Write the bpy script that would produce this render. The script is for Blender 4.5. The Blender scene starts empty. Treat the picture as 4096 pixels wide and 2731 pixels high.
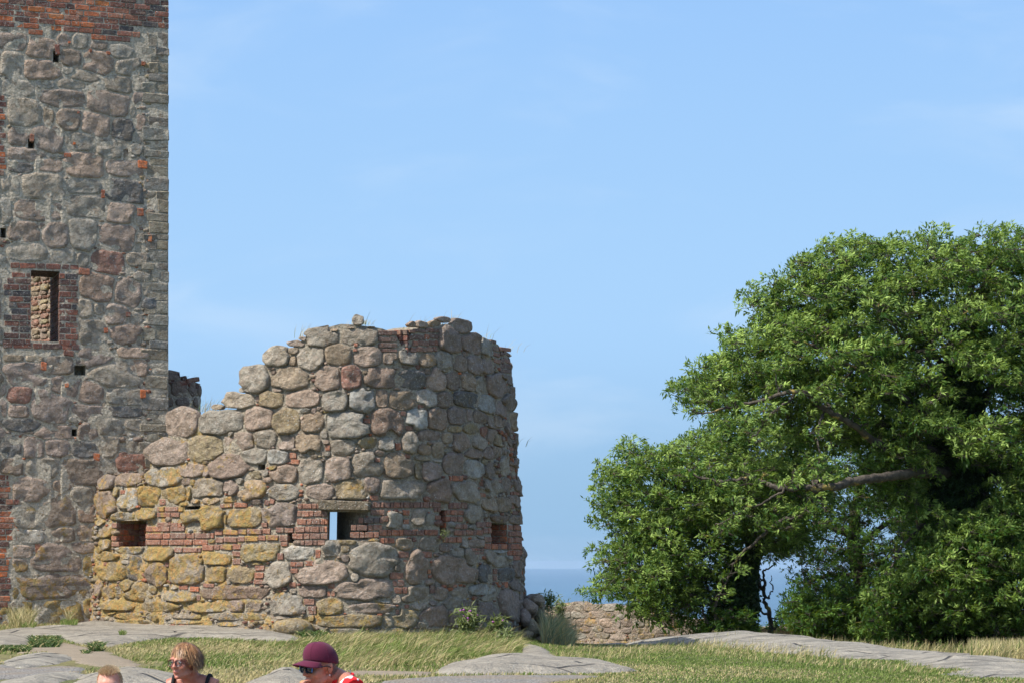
import bpy, math, random
import numpy as np
from mathutils import Vector, Matrix

rnd = random.Random(7)
rng = np.random.default_rng(7)
R = math.radians
SC = bpy.context.scene
COL = SC.collection
F = 9586.0            # focal length in photograph pixels
CX, CY = 2048.0, 2250.0   # principal column, eye-level row

# ------------------------------------------------------------------ camera
cam_d = bpy.data.cameras.new('camera')
cam = bpy.data.objects.new('camera', cam_d)
COL.objects.link(cam)
SC.camera = cam
cam.location = (0, 0, 0)
cam.rotation_euler = (R(90), 0, 0)
cam_d.sensor_width = 23.5
cam_d.lens = 23.5 * F / 4096
cam_d.shift_y = (CY - 1365.5) / 4096
cam_d.clip_start = 0.1
cam_d.clip_end = 90000

# ------------------------------------------------------------------ light
SUN_EL = 52
SUN_AZ = (-0.87, -0.50)
_n = math.hypot(*SUN_AZ)
sdir = Vector((SUN_AZ[0] / _n * math.cos(R(SUN_EL)), SUN_AZ[1] / _n * math.cos(R(SUN_EL)), math.sin(R(SUN_EL))))
sun_d = bpy.data.lights.new('sun', 'SUN')
sun_d.energy = 3.9
sun_d.angle = R(0.6)
sun_d.color = (1.0, 0.955, 0.88)
sun = bpy.data.objects.new('sun', sun_d)
COL.objects.link(sun)
sun.location = (-20, -10, 30)
sun.rotation_euler = sdir.to_track_quat('Z', 'Y').to_euler()

world = bpy.data.worlds.new('World')
SC.world = world
world.use_nodes = True
wt = world.node_tree
wt.nodes.clear()
w_out = wt.nodes.new('ShaderNodeOutputWorld')
w_bg = wt.nodes.new('ShaderNodeBackground')
w_sky = wt.nodes.new('ShaderNodeTexSky')
w_sky.sky_type = 'NISHITA'
w_sky.sun_disc = False
w_sky.sun_elevation = R(SUN_EL)
w_sky.sun_rotation = math.atan2(SUN_AZ[0], SUN_AZ[1]) % (2 * math.pi)
w_sky.air_density = 1.0
w_sky.dust_density = 2.2
w_sky.ozone_density = 1.0
SKY_STRENGTH = 0.15
HZ = [(0.31, 0.515, 0.77), (0.32, 0.54, 0.80), (0.395, 0.65, 0.98), (0.28, 0.53, 0.95), (0.10, 0.27, 0.66)]
w_bg.inputs[1].default_value = SKY_STRENGTH
w_tc = wt.nodes.new('ShaderNodeTexCoord')
w_map = wt.nodes.new('ShaderNodeMapping')
w_map.inputs['Scale'].default_value = (1.0, 1.0, 3.2)
w_map.inputs['Rotation'].default_value = (0, R(6), 0)
w_n1 = wt.nodes.new('ShaderNodeTexNoise')
w_n1.inputs['Scale'].default_value = 9.5
w_n1.inputs['Detail'].default_value = 7
w_n1.inputs['Roughness'].default_value = 0.52
w_n1.inputs['Distortion'].default_value = 0.5
w_ramp = wt.nodes.new('ShaderNodeMapRange')
w_ramp.interpolation_type = 'SMOOTHSTEP'
w_ramp.inputs['From Min'].default_value = 0.45
w_ramp.inputs['From Max'].default_value = 0.80
w_ramp.inputs['To Min'].default_value = 0.0
w_ramp.inputs['To Max'].default_value = 0.32
w_mix = wt.nodes.new('ShaderNodeMix')
w_mix.data_type = 'RGBA'
w_mix.inputs['B'].default_value = (2.75, 3.35, 4.05, 1)
w_tint = wt.nodes.new('ShaderNodeMix')
w_tint.data_type = 'RGBA'
w_tint.blend_type = 'MULTIPLY'
w_tint.inputs['Factor'].default_value = 1.0
w_tint.inputs['B'].default_value = (1.0, 1.0, 1.0, 1)
L = wt.links.new
HZ = [tuple(v / 2 ** 0.75 for v in c) for c in HZ]
L(w_tc.outputs['Generated'], w_map.inputs['Vector'])
L(w_map.outputs[0], w_n1.inputs['Vector'])
L(w_n1.outputs[0], w_ramp.inputs['Value'])
L(w_sky.outputs[0], w_tint.inputs['A'])
L(w_ramp.outputs[0], w_mix.inputs['Factor'])
# summer haze: the lowest degrees of the sky fade to an even milky blue, all round
w_sep = wt.nodes.new('ShaderNodeSeparateXYZ')
L(w_tc.outputs['Generated'], w_sep.inputs[0])
w_hz = wt.nodes.new('ShaderNodeValToRGB')
w_hz.color_ramp.interpolation = 'EASE'
els = w_hz.color_ramp.elements
els[0].position = 0.0; els[0].color = (*HZ[0], 1)
els[1].position = 1.0; els[1].color = (*HZ[4], 1)
for _p, _c in ((0.02, HZ[1]), (0.10, HZ[2]), (0.30, HZ[3])):
    e_ = els.new(_p); e_.color = (*_c, 1)
w_hf = wt.nodes.new('ShaderNodeMapRange')
w_hf.inputs['From Min'].default_value = 0.16; w_hf.inputs['From Max'].default_value = 0.75
w_hf.inputs['To Min'].default_value = 0.97; w_hf.inputs['To Max'].default_value = 0.2
L(w_sep.outputs[2], w_hz.inputs[0]); L(w_sep.outputs[2], w_hf.inputs['Value'])
w_sc = wt.nodes.new('ShaderNodeMix'); w_sc.data_type = 'RGBA'; w_sc.blend_type = 'MULTIPLY'; w_sc.inputs['Factor'].default_value = 1
w_sc.inputs['B'].default_value = (1 / SKY_STRENGTH,) * 3 + (1,)
L(w_hz.outputs[0], w_sc.inputs['A'])
w_hm = wt.nodes.new('ShaderNodeMix'); w_hm.data_type = 'RGBA'
L(w_hf.outputs[0], w_hm.inputs['Factor']); L(w_tint.outputs['Result'], w_hm.inputs['A']); L(w_sc.outputs['Result'], w_hm.inputs['B'])
L(w_hm.outputs['Result'], w_mix.inputs['A'])
L(w_mix.outputs['Result'], w_bg.inputs[0])
L(w_bg.outputs[0], w_out.inputs[0])

SC.view_settings.view_transform = 'Standard'
SC.view_settings.look = 'None'
SC.view_settings.exposure = 0.75
SC.view_settings.gamma = 1.0
SC.view_settings.use_curve_mapping = False
SC.render.engine = 'CYCLES'
SC.cycles.max_bounces = 6
SC.cycles.diffuse_bounces = 3
SC.cycles.transparent_max_bounces = 8
SC.cycles.volume_bounces = 0

# ------------------------------------------------------------------ helpers
def W(x, y, d):
    return Vector(((x - CX) / F * d, d, (CY - y) / F * d))

WL = {}
def empty(name, loc, label=None, cat=None, group=None, kind=None):
    o = bpy.data.objects.new(name, None)
    COL.objects.link(o)
    o.location = loc
    WL[o.name] = Vector(loc)
    tag(o, label, cat, group, kind)
    return o

def tag(o, label=None, cat=None, group=None, kind=None):
    if label: o['label'] = label
    if cat: o['category'] = cat
    if group: o['group'] = group
    if kind: o['kind'] = kind
    return o

def link(name, me, mat, parent=None, loc=(0, 0, 0), color=None, kind=None):
    o = bpy.data.objects.new(name, me)
    COL.objects.link(o)
    loc = Vector(loc)
    WL[o.name] = loc
    if parent is not None:
        o.parent = parent
        o.location = loc - WL[parent.name]
    else:
        o.location = loc
    if mat is not None and not me.materials:
        me.materials.append(mat)
    if color is not None: o.color = color
    if kind: o['kind'] = kind
    return o

def mesh(name, verts, faces, mat=None, parent=None, smooth=True, color=None, kind=None, origin=None, cols=None):
    """verts in world space; the object's origin is put at the centroid"""
    v = np.asarray(verts, dtype=np.float64)
    o0 = v.mean(0) if origin is None else np.array(origin, dtype=float)
    me = bpy.data.meshes.new(name)
    if isinstance(faces, np.ndarray):
        fast_mesh(me, v - o0, faces)
    else:
        me.from_pydata([tuple(p) for p in (v - o0)], [], faces)
    if smooth:
        me.polygons.foreach_set('use_smooth', np.ones(len(me.polygons), dtype=bool))
    if cols is not None:
        a = me.color_attributes.new('Col', 'FLOAT_COLOR', 'POINT')
        a.data.foreach_set('color', np.asarray(cols, dtype=np.float32).ravel())
    me.update()
    return link(name, me, mat, parent, o0, color, kind)

def fast_mesh(me, v, f):
    n, k = f.shape
    me.vertices.add(len(v)); me.vertices.foreach_set('co', np.asarray(v, dtype=np.float32).ravel())
    me.loops.add(n * k); me.loops.foreach_set('vertex_index', f.astype(np.int32).ravel())
    me.polygons.add(n)
    me.polygons.foreach_set('loop_start', np.arange(0, n * k, k, dtype=np.int32))
    me.polygons.foreach_set('loop_total', np.full(n, k, dtype=np.int32))
    me.update(calc_edges=True)

def vnoise(x, y, seed=0, scale=1.0, octaves=3):
    """cheap smooth value noise, vectorised, about -1..1"""
    x = np.asarray(x, dtype=float) / scale; y = np.asarray(y, dtype=float) / scale
    out = 0; amp = 1.0; tot = 0
    for o in range(octaves):
        xi = np.floor(x); yi = np.floor(y); fx = x - xi; fy = y - yi
        fx = fx * fx * (3 - 2 * fx); fy = fy * fy * (3 - 2 * fy)
        def h(a, b):
            s = np.sin(a * 127.1 + b * 311.7 + (seed + o * 13) * 74.7) * 43758.5453
            return (s - np.floor(s)) * 2 - 1
        v = (h(xi, yi) * (1 - fx) + h(xi + 1, yi) * fx) * (1 - fy) + (h(xi, yi + 1) * (1 - fx) + h(xi + 1, yi + 1) * fx) * fy
        out = out + v * amp; tot += amp
        amp *= 0.5; x = x * 2.03; y = y * 2.03
    return out / tot

def sstep(a, b, x):
    t = np.clip((np.asarray(x, dtype=float) - a) / (b - a), 0, 1)
    return t * t * (3 - 2 * t)

def in_poly(px, py, poly):
    px = np.asarray(px, dtype=float); py = np.asarray(py, dtype=float)
    inside = np.zeros(px.shape, dtype=bool)
    n = len(poly); j = n - 1
    for i in range(n):
        xi, yi = poly[i]; xj, yj = poly[j]
        c = ((yi > py) != (yj > py)) & (px < (xj - xi) * (py - yi) / ((yj - yi) or 1e-9) + xi)
        inside ^= c
        j = i
    return inside

def poly_dist(px, py, poly, closed=True):
    d = np.full(np.shape(px), 1e9)
    n = len(poly)
    for i in range(n if closed else n - 1):
        ax, ay = poly[i]; bx, by = poly[(i + 1) % n]
        dx, dy = bx - ax, by - ay
        t = np.clip(((px - ax) * dx + (py - ay) * dy) / (dx * dx + dy * dy + 1e-12), 0, 1)
        d = np.minimum(d, np.hypot(px - ax - t * dx, py - ay - t * dy))
    return d

# ------------------------------------------------------------------ materials
class NT:
    def __init__(s, name):
        s.m = bpy.data.materials.new(name); s.m.use_nodes = True
        s.t = s.m.node_tree; s.t.nodes.clear()
        s.out = s.t.nodes.new('ShaderNodeOutputMaterial')
        s.bsdf = s.t.nodes.new('ShaderNodeBsdfPrincipled')
        s.t.links.new(s.bsdf.outputs[0], s.out.inputs[0])
        s.bsdf.inputs['Specular IOR Level'].default_value = 0.25
        s.bsdf.inputs['Roughness'].default_value = 0.9
        g = s.t.nodes.new('ShaderNodeNewGeometry')
        s.pos = g.outputs['Position']; s.geo = g
    def n(s, ty, **kw):
        nd = s.t.nodes.new(ty)
        for k, v in kw.items():
            if k.startswith('_'): setattr(nd, k[1:], v)
            else: s.set(nd, k, v)
        return nd
    def set(s, nd, k, v):
        k = int(k[1:]) if k[0] == 'i' and k[1:].isdigit() else k.replace('_', ' ')
        inp = nd.inputs[k]
        if isinstance(v, bpy.types.NodeSocket): s.t.links.new(v, inp)
        else: inp.default_value = v
    def noise(s, scale, detail=4, rough=0.55, vec=None, dist=0.0):
        nd = s.n('ShaderNodeTexNoise', Scale=scale, Detail=detail, Roughness=rough, Distortion=dist)
        s.t.links.new(vec or s.pos, nd.inputs['Vector'])
        return nd.outputs[0]
    def voro(s, scale, feature='F1', vec=None, out='Distance'):
        nd = s.t.nodes.new('ShaderNodeTexVoronoi'); nd.feature = feature
        nd.inputs['Scale'].default_value = scale
        s.t.links.new(vec or s.pos, nd.inputs['Vector'])
        return nd.outputs[out]
    def vmap(s, scale=(1, 1, 1), rot=(0, 0, 0), vec=None):
        nd = s.t.nodes.new('ShaderNodeMapping')
        nd.inputs['Scale'].default_value = scale; nd.inputs['Rotation'].default_value = rot
        s.t.links.new(vec or s.pos, nd.inputs['Vector'])
        return nd.outputs[0]
    def rng(s, v, a, b, c=0.0, d=1.0, smooth=True):
        nd = s.t.nodes.new('ShaderNodeMapRange')
        if smooth: nd.interpolation_type = 'SMOOTHSTEP'
        s.set(nd, 'Value', v); s.set(nd, 'From_Min', a); s.set(nd, 'From_Max', b); s.set(nd, 'To_Min', c); s.set(nd, 'To_Max', d)
        return nd.outputs[0]
    def mix(s, f, a, b, mode='MIX'):
        nd = s.t.nodes.new('ShaderNodeMix'); nd.data_type = 'RGBA'; nd.blend_type = mode
        for k, v in (('Factor', f), ('A', a), ('B', b)):
            if isinstance(v, bpy.types.NodeSocket): s.t.links.new(v, nd.inputs[k])
            else:
                if k != 'Factor' and len(v) == 3: v = (*v, 1)
                nd.inputs[k].default_value = v
        return nd.outputs['Result']
    def math(s, op, a, b=0.0, c=0.0):
        nd = s.t.nodes.new('ShaderNodeMath'); nd.operation = op
        for i, v in enumerate((a, b, c)):
            if isinstance(v, bpy.types.NodeSocket): s.t.links.new(v, nd.inputs[i])
            else: nd.inputs[i].default_value = v
        return nd.outputs[0]
    def col(s, c):
        if isinstance(c, bpy.types.NodeSocket): s.t.links.new(c, s.bsdf.inputs['Base Color'])
        else: s.bsdf.inputs['Base Color'].default_value = (*c, 1)
    def bump(s, h, dist=0.02, strength=1.0):
        nd = s.t.nodes.new('ShaderNodeBump'); nd.inputs['Distance'].default_value = dist; nd.inputs['Strength'].default_value = strength
        s.t.links.new(h, nd.inputs['Height']); s.t.links.new(nd.outputs[0], s.bsdf.inputs['Normal'])

def src_color(nt, attr):
    if attr:
        nd = nt.t.nodes.new('ShaderNodeAttribute'); nd.attribute_name = 'Col'
        return nd.outputs['Color'], nd.outputs['Alpha']
    nd = nt.t.nodes.new('ShaderNodeObjectInfo')
    return nd.outputs['Color'], nd.outputs['Alpha']

def lichens(nt, base, amount, scale=1.0):
    """pale crusts and orange lichen growing over the stone"""
    white = nt.rng(nt.noise(26 * scale, 3, 0.6), 0.61, 0.70)
    base = nt.mix(nt.math('MULTIPLY', white, 0.5), base, (0.46, 0.46, 0.42))
    vor = nt.voro(19 * scale)
    spots = nt.math('MULTIPLY', nt.rng(vor, 0.13, 0.22, 1, 0), nt.rng(nt.noise(2.3, 2), 0.52, 0.62))
    base = nt.mix(nt.math('MULTIPLY', spots, 0.7), base, (0.55, 0.56, 0.52))
    th = nt.math('SUBTRACT', 0.70, nt.math('MULTIPLY', amount, 0.20))
    big = nt.noise(3.4 * scale, 8, 0.76, dist=0.2)
    mask = nt.rng(nt.math('SUBTRACT', big, th), 0.0, 0.075)
    lc = nt.mix(nt.rng(nt.noise(11, 3), 0.42, 0.62), (0.35, 0.25, 0.075), (0.44, 0.235, 0.06))
    lc = nt.mix(nt.rng(nt.noise(30, 2), 0.5, 0.7), lc, (0.21, 0.19, 0.09))
    return nt.mix(nt.math('MULTIPLY', mask, 0.80), base, lc)

def granite(name, attr, lich=1.0, speck=1.0, rough_scale=1.0):
    nt = NT(name)
    c, a = src_color(nt, attr)
    grain = nt.noise(95, 3, 0.7)
    b = nt.mix(nt.rng(grain, 0.50, 0.66), c, (0.07, 0.066, 0.062), 'MIX')
    b = nt.mix(0.55 * speck, c, b)
    b = nt.mix(nt.rng(nt.noise(70, 2, 0.6), 0.55, 0.72, 0, 0.5), b, (0.50, 0.46, 0.42))
    stain = nt.noise(5.5, 5, 0.62)
    b = nt.mix(nt.rng(stain, 0.36, 0.62, 0.5, 0.0), b, (0.15, 0.115, 0.08))
    b = nt.mix(nt.rng(nt.noise(9, 4, 0.6), 0.54, 0.72, 0, 0.35), b, (0.36, 0.25, 0.19))
    b = nt.mix(nt.rng(nt.noise(15, 4, 0.7), 0.50, 0.66, 0, 0.5), b, (0.19, 0.14, 0.095))
    b = nt.mix(nt.rng(nt.noise(22, 3, 0.6), 0.55, 0.70, 0, 0.45), b, (0.46, 0.41, 0.34))
    b = lichens(nt, b, nt.math('MULTIPLY', a, lich))
    nt.col(b)
    h = nt.math('ADD', nt.math('MULTIPLY', nt.noise(7 * rough_scale, 6, 0.70), 1.3), nt.math('MULTIPLY', nt.noise(55, 3, 0.65), 0.30))
    h = nt.math('ADD', h, nt.math('MULTIPLY', nt.voro(8.5, 'F1'), 0.5))
    nt.bump(h, 0.085, 1.0)
    return nt.m

def mortar(name, base=(0.27, 0.245, 0.20), lichmask=None, lumps=24, amount=0.15):
    nt = NT(name)
    n1 = nt.noise(lumps, 5, 0.65)
    b = nt.mix(nt.rng(n1, 0.4, 0.62), tuple(v * 0.62 for v in base), base)
    b = nt.mix(nt.rng(nt.noise(60, 2), 0.55, 0.7, 0, 0.6), b, (0.42, 0.40, 0.35))
    b = nt.mix(nt.rng(nt.noise(7, 3), 0.55, 0.68, 0, 0.6), b, (0.22, 0.15, 0.10))
    sep = nt.n('ShaderNodeSeparateXYZ'); nt.t.links.new(nt.pos, sep.inputs[0])
    am = nt.rng(sep.outputs[2], -1.4, 1.2, amount + 0.3, amount) if lichmask is None else lichmask(nt, sep)
    b = lichens(nt, b, am)
    nt.col(b)
    h = nt.math('ADD', n1, nt.math('MULTIPLY', nt.noise(70, 3), 0.4))
    h = nt.math('ADD', h, nt.math('MULTIPLY', nt.voro(17), 0.5))
    nt.bump(h, 0.05, 0.9)
    return nt.m

def brickmat(name, attr):
    nt = NT(name)
    c, a = src_color(nt, attr)
    b = nt.mix(nt.rng(nt.noise(16, 5, 0.65), 0.38, 0.62, 0.5, 0.0), c, (0.08, 0.05, 0.042))
    b = nt.mix(nt.rng(nt.noise(6, 4, 0.65), 0.52, 0.68, 0, 0.45), b, (0.36, 0.28, 0.20))
    b = nt.mix(nt.rng(nt.noise(45, 3, 0.6), 0.58, 0.70, 0, 0.75), b, (0.40, 0.36, 0.33))
    b = lichens(nt, b, a)
    nt.col(b)
    h = nt.math('ADD', nt.noise(22, 5, 0.7), nt.math('MULTIPLY', nt.noise(90, 3), 0.3))
    nt.bump(h, 0.035, 0.9)
    return nt.m

M_stone = granite('granite_fieldstone', False)
M_stone_a = granite('granite_chips', True)
M_brick = brickmat('old_brick', False)
def lm_ruin(nt, sep):
    x = nt.rng(sep.outputs[0], -7.8, -1.5, 1.15, 0.35)
    z = nt.rng(sep.outputs[2], -1.2, 1.6, 0.25, 0.0)
    return nt.math('ADD', x, z)
M_mortar_ruin = mortar('ruin_mortar', (0.38, 0.325, 0.24), lm_ruin)
M_mortar_tower = mortar('tower_mortar', (0.58, 0.50, 0.38), None, amount=0.22)
M_mortar_far = mortar('wall_mortar', (0.36, 0.28, 0.21), None, amount=0.3)

def simple(name, colr, rough=0.8, spec=0.25, metal=0.0, nscale=0, ncol=None, bumpd=0):
    nt = NT(name)
    nt.bsdf.inputs['Roughness'].default_value = rough
    nt.bsdf.inputs['Specular IOR Level'].default_value = spec
    nt.bsdf.inputs['Metallic'].default_value = metal
    if nscale:
        n = nt.noise(nscale, 4, 0.6)
        nt.col(nt.mix(nt.rng(n, 0.35, 0.65), (*colr, 1), (*(ncol or tuple(v * 0.6 for v in colr)), 1)))
        if bumpd: nt.bump(n, bumpd, 0.8)
    else: nt.col(colr)
    return nt.m

# ------------------------------------------------------------------ terrain
def hbase(X, Y):
    X = np.asarray(X, dtype=float); Y = np.asarray(Y, dtype=float)
    left = np.interp(Y, [0, 10, 16, 26, 36, 41, 44.5, 60, 85], [-1.62, -1.68, -1.74, -1.30, -1.245, -1.21, -1.13, -1.3, -1.8])
    right = np.interp(Y, [0, 10, 16, 26, 45, 60, 78, 92], [-1.62, -1.68, -1.74, -1.305, -1.55, -2.05, -2.65, -3.4])
    k = sstep(-2.2, 1.8, X)
    h = left * (1 - k) + right * k
    h = h - 0.22 * sstep(3.5, 8.5, X) * sstep(33, 42, Y)
    h = h + 0.022 * vnoise(X, Y, 3, 1.7, 3) * sstep(14, 22, Y)
    h = h - 70 * sstep(100, 150, Y)
    return h

def ground_at(x, y, dmin=18.0, dmax=95.0):
    """world X, Y where the sight line through a photograph pixel first meets the ground"""
    d = np.linspace(dmin, dmax, 1500)
    X = (x - CX) / F * d; Z = (CY - y) / F * d
    g = hbase(X, d)
    i = np.argmax(Z <= g)
    if Z[i] > g[i]: i = -1
    return float(X[i]), float(d[i])

# ------------------------------------------------------------------ masonry
class Wall:
    """a thick wall standing on a plan curve; u runs along the curve, z is height"""
    def __init__(s, pts, batter=0.0, z0=0.3, smooth=4):
        p = [np.array(q, dtype=float) for q in pts]
        for _ in range(smooth):
            q = [p[0]]
            for a, b in zip(p[:-1], p[1:]): q += [a * .75 + b * .25, a * .25 + b * .75]
            q.append(p[-1]); p = q
        s.p = np.array(p)
        seg = np.diff(s.p, axis=0); ln = np.hypot(seg[:, 0], seg[:, 1])
        s.s = np.concatenate([[0], np.cumsum(ln)])
        t = np.gradient(s.p, s.s, axis=0); t /= np.hypot(t[:, 0], t[:, 1])[:, None]
        s.nn = np.stack([t[:, 1], -t[:, 0]], 1)
        s.len = s.s[-1]; s.batter = batter; s.z0 = z0
        s.px = CX + F * s.p[:, 0] / s.p[:, 1]
        i = int(np.argmax(s.px)) + 1
        s.vis = slice(0, i); s.limb = s.px[i - 1]; s.ulimb = s.s[i - 1]
    def P(s, u, z, off=0.0):
        u = np.asarray(u, dtype=float); z = np.asarray(z, dtype=float)
        X = np.interp(u, s.s, s.p[:, 0]); Y = np.interp(u, s.s, s.p[:, 1])
        nx = np.interp(u, s.s, s.nn[:, 0]); ny = np.interp(u, s.s, s.nn[:, 1])
        o = off + s.batter * (s.z0 - z)
        return np.stack([X + nx * o, Y + ny * o, z + 0 * X], -1)
    def N(s, u):
        return np.array([np.interp(u, s.s, s.nn[:, 0]), np.interp(u, s.s, s.nn[:, 1]), 0.0])
    def uz(s, x, y):
        xx = x
        for _ in range(3):
            u = float(np.interp(xx, s.px[s.vis], s.s[s.vis]))
            Y = float(np.interp(u, s.s, s.p[:, 1])); z = (CY - y) / F * Y
            sh = s.batter * (s.z0 - z)
            xx = x - sh * float(np.interp(u, s.s, s.nn[:, 0])) * F / Y
        return u, z
    def ppm(s, u):
        return F / float(np.interp(u, s.s, s.p[:, 1]))

def core(wall, name, parent, mat, base, top, thick, holes=(), du=0.16, dz=0.16, jitter=0.016, u0=0.0, u1=None, seed=1, lift=0.0):
    """wall body. top: function u -> z. holes: dicts with out=(u0,u1,z0,z1), inn=the same at the back, depth=None (through) or a depth"""
    u1 = wall.len if u1 is None else u1
    us = set(np.linspace(u0, u1, int((u1 - u0) / du) + 1)); 
    ztop = max(top(u) for u in us) + 0.01
    zs = set(np.linspace(base, ztop, int((ztop - base) / dz) + 1))
    for h in holes:
        for q in (h['out'], h.get('inn')) if h['depth'] is None else (h['out'],):
            us |= {q[0], q[1]}; zs |= {q[2], q[3]}
    def clean(v, keep):
        out = []
        for a in sorted(v):
            if out and a - out[-1] < 0.035:
                if a in keep and out[-1] not in keep: out[-1] = a
                elif a in keep: out.append(a)
                continue
            out.append(a)
        return out
    ku = {q for h in holes for q in (*h['out'][:2], *((h['inn'][:2]) if h['depth'] is None else ()))}
    kz = {q for h in holes for q in (*h['out'][2:], *((h['inn'][2:]) if h['depth'] is None else ()))}
    us = clean(us, ku); zs = clean(zs, kz)
    tp = [min(top(u), ztop) for u in us]
    V = []; Fc = []
    def add(p): V.append(tuple(p)); return len(V) - 1
    def shell(off, which, jit):
        idx = {}
        for i, u in enumerate(us):
            for k, z in enumerate(zs):
                zz = min(z, tp[i])
                o = off
                near = any(abs(u - e) < 0.02 for h in holes for e in h['out'][:2]) or any(abs(z - e) < 0.02 for h in holes for e in h['out'][2:])
                if jit and not near: o = off + jit * float(vnoise(u, z, seed, 0.23, 2)) * 1.6 + jit * 0.5
                idx[i, k] = add(wall.P(u, zz, o))
        for i in range(len(us) - 1):
            for k in range(len(zs) - 1):
                if zs[k] >= max(tp[i], tp[i + 1]) - 1e-4: continue
                uc = (us[i] + us[i + 1]) / 2; zc = (zs[k] + zs[k + 1]) / 2
                cut = False
                for h in holes:
                    q = h['out'] if which == 0 else (h['inn'] if h['depth'] is None else None)
                    if q and q[0] < uc < q[1] and q[2] < zc < q[3]: cut = True
                if cut: continue
                f = [idx[i, k], idx[i + 1, k], idx[i + 1, k + 1], idx[i, k + 1]]
                Fc.append(f if which == 0 else f[::-1])
        return idx
    A = shell(lift, 0, jitter); B = shell(-thick, 1, 0)
    for i in range(len(us) - 1):
        k = len(zs) - 1
        Fc.append([A[i, k], A[i + 1, k], B[i + 1, k], B[i, k]])
    for i in (0, len(us) - 1):
        for k in range(len(zs) - 1):
            if zs[k] >= tp[i]: break
            f = [A[i, k], A[i, k + 1], B[i, k + 1], B[i, k]]
            Fc.append(f if i == 0 else f[::-1])
    for h in holes:
        a = h['out']; dep = thick if h['depth'] is None else h['depth']
        b = h['inn'] if h.get('inn') else a
        n = 4
        rings = []
        for j in range(n + 1):
            t = j / n; q = [a[m] * (1 - t) + b[m] * t for m in range(4)]
            nu = 3
            loop = [(q[0] + (q[1] - q[0]) * m / nu, q[2]) for m in range(nu)] + [(q[1], q[2] + (q[3] - q[2]) * m / nu) for m in range(nu)] + \
                   [(q[1] + (q[0] - q[1]) * m / nu, q[3]) for m in range(nu)] + [(q[0], q[3] + (q[2] - q[3]) * m / nu) for m in range(nu)]
            rings.append([add(wall.P(uu, zz, -dep * t)) for uu, zz in loop])
        m = len(rings[0])
        for j in range(n):
            for c in range(m):
                Fc.append([rings[j][c], rings[j + 1][c], rings[j + 1][(c + 1) % m], rings[j][(c + 1) % m]])
        if h['depth'] is not None:
            Fc.append(rings[-1][:])
    return mesh(name, V, Fc, mat, parent, smooth=False)

STONE_COLS = {
    'p': (0.42, 0.315, 0.24), 'P': (0.325, 0.245, 0.195), 'g': (0.39, 0.34, 0.265), 'd': (0.150, 0.148, 0.140),
    'o': (0.37, 0.28, 0.185), 'O': (0.30, 0.225, 0.165), 'w': (0.47, 0.44, 0.375), 'r': (0.34, 0.165, 0.115),
    'y': (0.36, 0.285, 0.16), 'n': (0.29, 0.20, 0.145)}
LICH = {'p': 0.30, 'P': 0.25, 'g': 0.32, 'd': 0.1, 'o': 0.40, 'O': 0.36, 'w': 0.2, 'r': 0.15, 'y': 0.55, 'n': 0.38}

def parse(txt, ox, oy, s):
    out = []
    for it in txt.split(';'):
        it = it.strip()
        if not it: continue
        c, x, y, w, h = it.split()[:5]
        out.append((ox + float(x) / s, oy + float(y) / s, float(w) / s * 1.05, float(h) / s * 1.05, c))
    return out

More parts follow.
